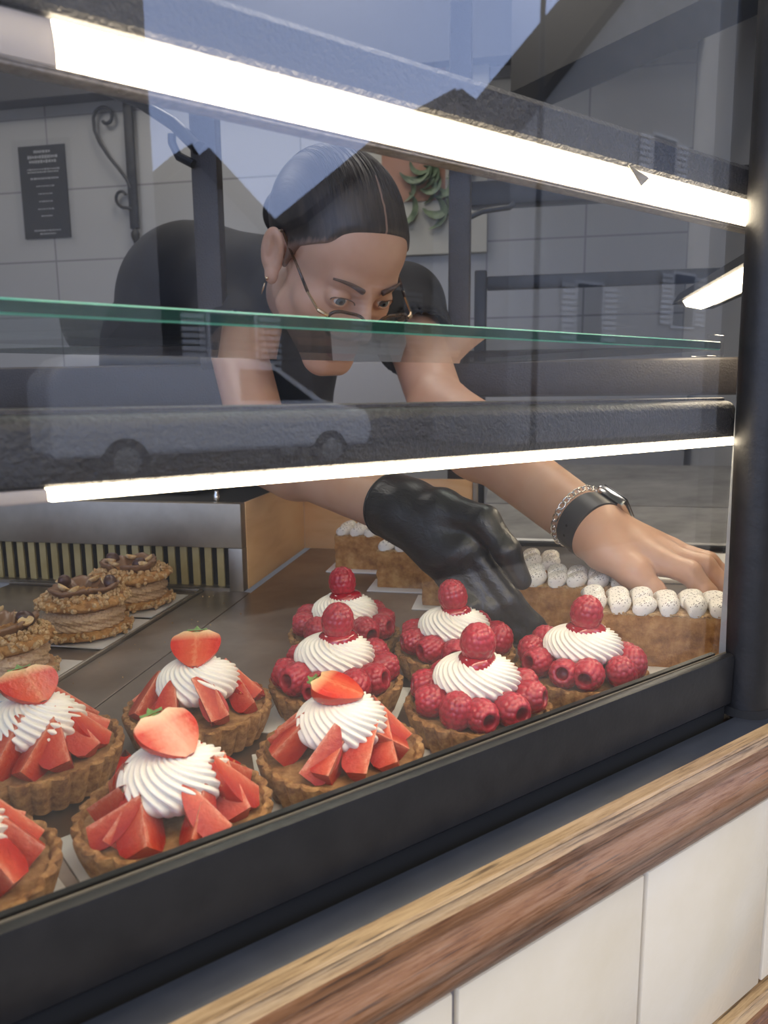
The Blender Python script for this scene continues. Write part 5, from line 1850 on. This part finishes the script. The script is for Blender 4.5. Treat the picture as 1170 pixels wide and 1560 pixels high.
for i in range(NL):
    a = 2 * PI * i / NL
    c = Vv(((RW + 0.0024) * math.sin(a), 0.0185 + 0.0025 * math.sin(a + 1), (RW + 0.0024) * math.cos(a) * 0.96))
    tg = Vv((math.cos(a), 0, -math.sin(a)))
    nr = Vv((math.sin(a), 0, math.cos(a)))
    sd_ = (Vv((0, 1, 0)) * (0.9 if i % 2 else 0.45) + nr * (0.45 if i % 2 else 0.9)).normalized()
    m.tube([c + tg * 0.0044 * math.cos(b) + sd_ * 0.0026 * math.sin(b) for b in [2 * PI * q / 12 for q in range(12)]], 0.0007, 6, True)
br_ = m.build('chain_bracelet', M['silver'], person, angle=0)
br_.matrix_parent_inverse = PINV
br_.matrix_world = Mw

# ------------------------------------------------------------------ the street outside (seen mirrored in the glass)
def house(name, label, x0, x1, y, ridge_z, eave_l, eave_r, xr, col, roofc, wins=(), dp=-5.0):
    T = thing(name, label, 'house', ((x0 + x1) / 2, y, STREET - 0.1))
    ox, oy, oz = (x0 + x1) / 2, y, STREET - 0.1
    W = lambda x, yy, z: (x - ox, yy - oy, z - oz)
    m = MB()
    pr = [(x0, STREET - 0.1), (x1, STREET - 0.1), (x1, eave_r), (xr, ridge_z), (x0, eave_l)]
    vs = [W(x, y, z) for x, z in pr] + [W(x, y + dp, z) for x, z in pr]
    m.add(vs, [tuple(range(5)), tuple(range(9, 4, -1))] + [(i, i + 5, (i + 1) % 5 + 5, (i + 1) % 5) for i in range(5)])
    m.build('walls', col, T, False)
    m = MB()
    for (xa, za, xb, zb) in ((x0, eave_l, xr, ridge_z), (xr, ridge_z, x1, eave_r)):
        d = Vv((xb - xa, 0, zb - za)).normalized()
        nn = Vv((-d.z, 0, d.x))
        a = Vv((xa, y + 0.3, za)) - (d * 0.35 if xa == x0 else Vv()); b = Vv((xb, y + 0.3, zb)) + (d * 0.35 if xb == x1 else Vv())
        q = [a + nn * 0.02, b + nn * 0.02, b + nn * 0.26, a + nn * 0.26]
        off_ = Vv((0, dp - 0.6, 0))
        vs = [W(*p) for p in q] + [W(*(p + off_)) for p in q]
        m.add(vs, [(0, 1, 2, 3), (7, 6, 5, 4)] + [(i, i + 4, (i + 1) % 4 + 4, (i + 1) % 4) for i in range(4)])
    m.build('roof', roofc, T, False)
    for (wx, wz, ww_, wh) in wins:
        m = MB(); m.box(W(wx, y + 0.03, wz), (ww_ + 0.16, 0.08, wh + 0.16))
        fr2 = m.build('window', M['winframe'], T, False)
        m = MB(); m.box(W(wx, y + 0.075, wz), (ww_, 0.02, wh))
        m.build('pane', M['winpane'], fr2, False)
        for sd in (-1, 1):
            m = MB()
            for k in range(10):
                m.box(W(wx + sd * (ww_ * 0.75 + 0.12), y + 0.06, wz - wh / 2 + (k + .5) * wh / 10), (ww_ * 0.5, 0.04, wh / 10 * 0.7))
            m.build('shutter', M['winframe'], T, False)
    return T
M['winframe'] = mat('white_frame', (0.55, 0.55, 0.55), 0.6)
M['winpane'] = mat('window_pane', (0.02, 0.025, 0.03), 0.1)
M['render_a'] = noisy('grey_render', (0.24, 0.23, 0.22), (0.29, 0.28, 0.27), 2, 0.9)
M['render_b'] = noisy('brown_render', (0.30, 0.265, 0.235), (0.36, 0.325, 0.29), 2, 0.9)
M['render_c'] = noisy('pale_render', (0.32, 0.32, 0.31), (0.38, 0.37, 0.36), 2, 0.9)
M['slate'] = noisy('slate_roof', (0.012, 0.012, 0.014), (0.02, 0.02, 0.022), 5, 0.9)
house('townhouse', 'tall grey town house across the street with a flat dark top', -6.0, 4.40, -12.9, 9.6, 9.2, 9.2, -0.8, M['render_a'], M['slate'], [(1.0, 6.3, 1.0, 1.5)], -5.0)
house('cottage', 'low grey lean-to cottage beside the tall town house across the street', 5.15, 6.85, -13.0, 4.50, 4.45, 3.12, 5.22, M['render_a'], M['slate'], [(5.8, 1.2, 0.9, 1.2)], -3.0)
house('gabled_house', 'brown gabled house in the middle of the row across the street', 10.37, 18.57, -18.00, 9.27, 5.07, 8.25, 15.57, M['render_b'], M['slate'], [(13.0, 2.6, 1.2, 1.6), (16.0, 2.6, 1.2, 1.6)], -2.5)
house('white_house', 'pale steep-gabled house with shuttered windows at the right of the row across the street', 13.2, 30.0, -13.0, 15.1, 6.35, 6.35, 21.5, M['render_c'], M['slate'], [(19.2, 6.6, 1.0, 1.6), (16.2, 2.4, 1.0, 1.5), (20.5, 3.0, 1.0, 1.5)], -3.0)
lp = thing('street_lamp', 'thin dark street lamp post on the far pavement', 'lamp post', (11.05, -10.0, STREET - 0.1))
m = MB(); m.tube([(0, 0, 0), (0, 0, 9.0)], [0.07, 0.05], 12); m.build('pole', M['iron'], lp)
m = MB(); m.tube([(0, 0, 9.0), (0.3, 0.3, 9.3), (0.9, 0.9, 9.35)], 0.045, 10); m.box((1.1, 1.1, 9.33), (0.5, 0.25, 0.12), (0, 0, PI / 4)); m.build('lamp_head', M['iron'], lp)
# van
van = thing('van', 'silver grey van parked across the street, mirrored in the display glass', 'van', (4.7, -11.3, STREET - 0.1))
m = MB()
side = [(-2.75, 0.42), (2.55, 0.42), (2.65, 0.70), (2.55, 1.02), (1.65, 1.22), (0.70, 1.82), (0.2, 1.90), (-2.45, 1.90), (-2.75, 1.55)]
n = len(side)
vs = [(x, 0.9, z) for x, z in side] + [(x, -0.9, z) for x, z in side]
m.add(vs, [tuple(range(n - 1, -1, -1)), tuple(range(n, 2 * n))] + [(i, (i + 1) % n, (i + 1) % n + n, i + n) for i in range(n)])
o = m.build('van_body', mat('silver_paint', (0.78, 0.79, 0.80), 0.35, 0.0), van, False)
b = o.modifiers.new('bevel', 'BEVEL'); b.width = 0.09; b.segments = 3
m = MB()
m.add([(0.1, 0.915, 1.22), (1.42, 0.915, 1.22), (0.72, 0.915, 1.70), (0.1, 0.915, 1.72), (0.1, 0.88, 1.22), (1.42, 0.88, 1.22), (0.72, 0.88, 1.70), (0.1, 0.88, 1.72)], [(3, 2, 1, 0), (4, 5, 6, 7), (0, 1, 5, 4), (1, 2, 6, 5), (2, 3, 7, 6), (3, 0, 4, 7)])
m.build('side_window', M['winpane'], van, False)
for x in (-1.75, 1.75):
    for yy in (0.82, -0.82):
        m = MB()
        m.grid(lambda u, v: ((0.36 if 0.1 < v < .9 else 0.31) * math.cos(2 * PI * u) + x, yy + 0.22 * (v - .5), 0.36 + (0.36 if 0.1 < v < .9 else 0.31) * math.sin(2 * PI * u)), 32, 4, cap0=True, cap1=True)
        wh = m.build('wheel', M['gap'], van, angle=40)
        m = MB(); m.tube([(x, yy - 0.125, 0.36), (x, yy + 0.125, 0.36)], 0.20, 20); m.build('hub', M['silver'], wh)

# ------------------------------------------------------------------ render settings that belong to the picture
SC.view_settings.view_transform = 'Standard'
SC.view_settings.look = 'None'
SC.view_settings.gamma = 1.0
SC.view_settings.use_curve_mapping = False
SC.view_settings.exposure = 0.0
SC.cycles.max_bounces = 12
SC.cycles.transparent_max_bounces = 24
SC.cycles.glossy_bounces = 6
SC.cycles.sample_clamp_indirect = 6.0
SC.cycles.use_denoising = True
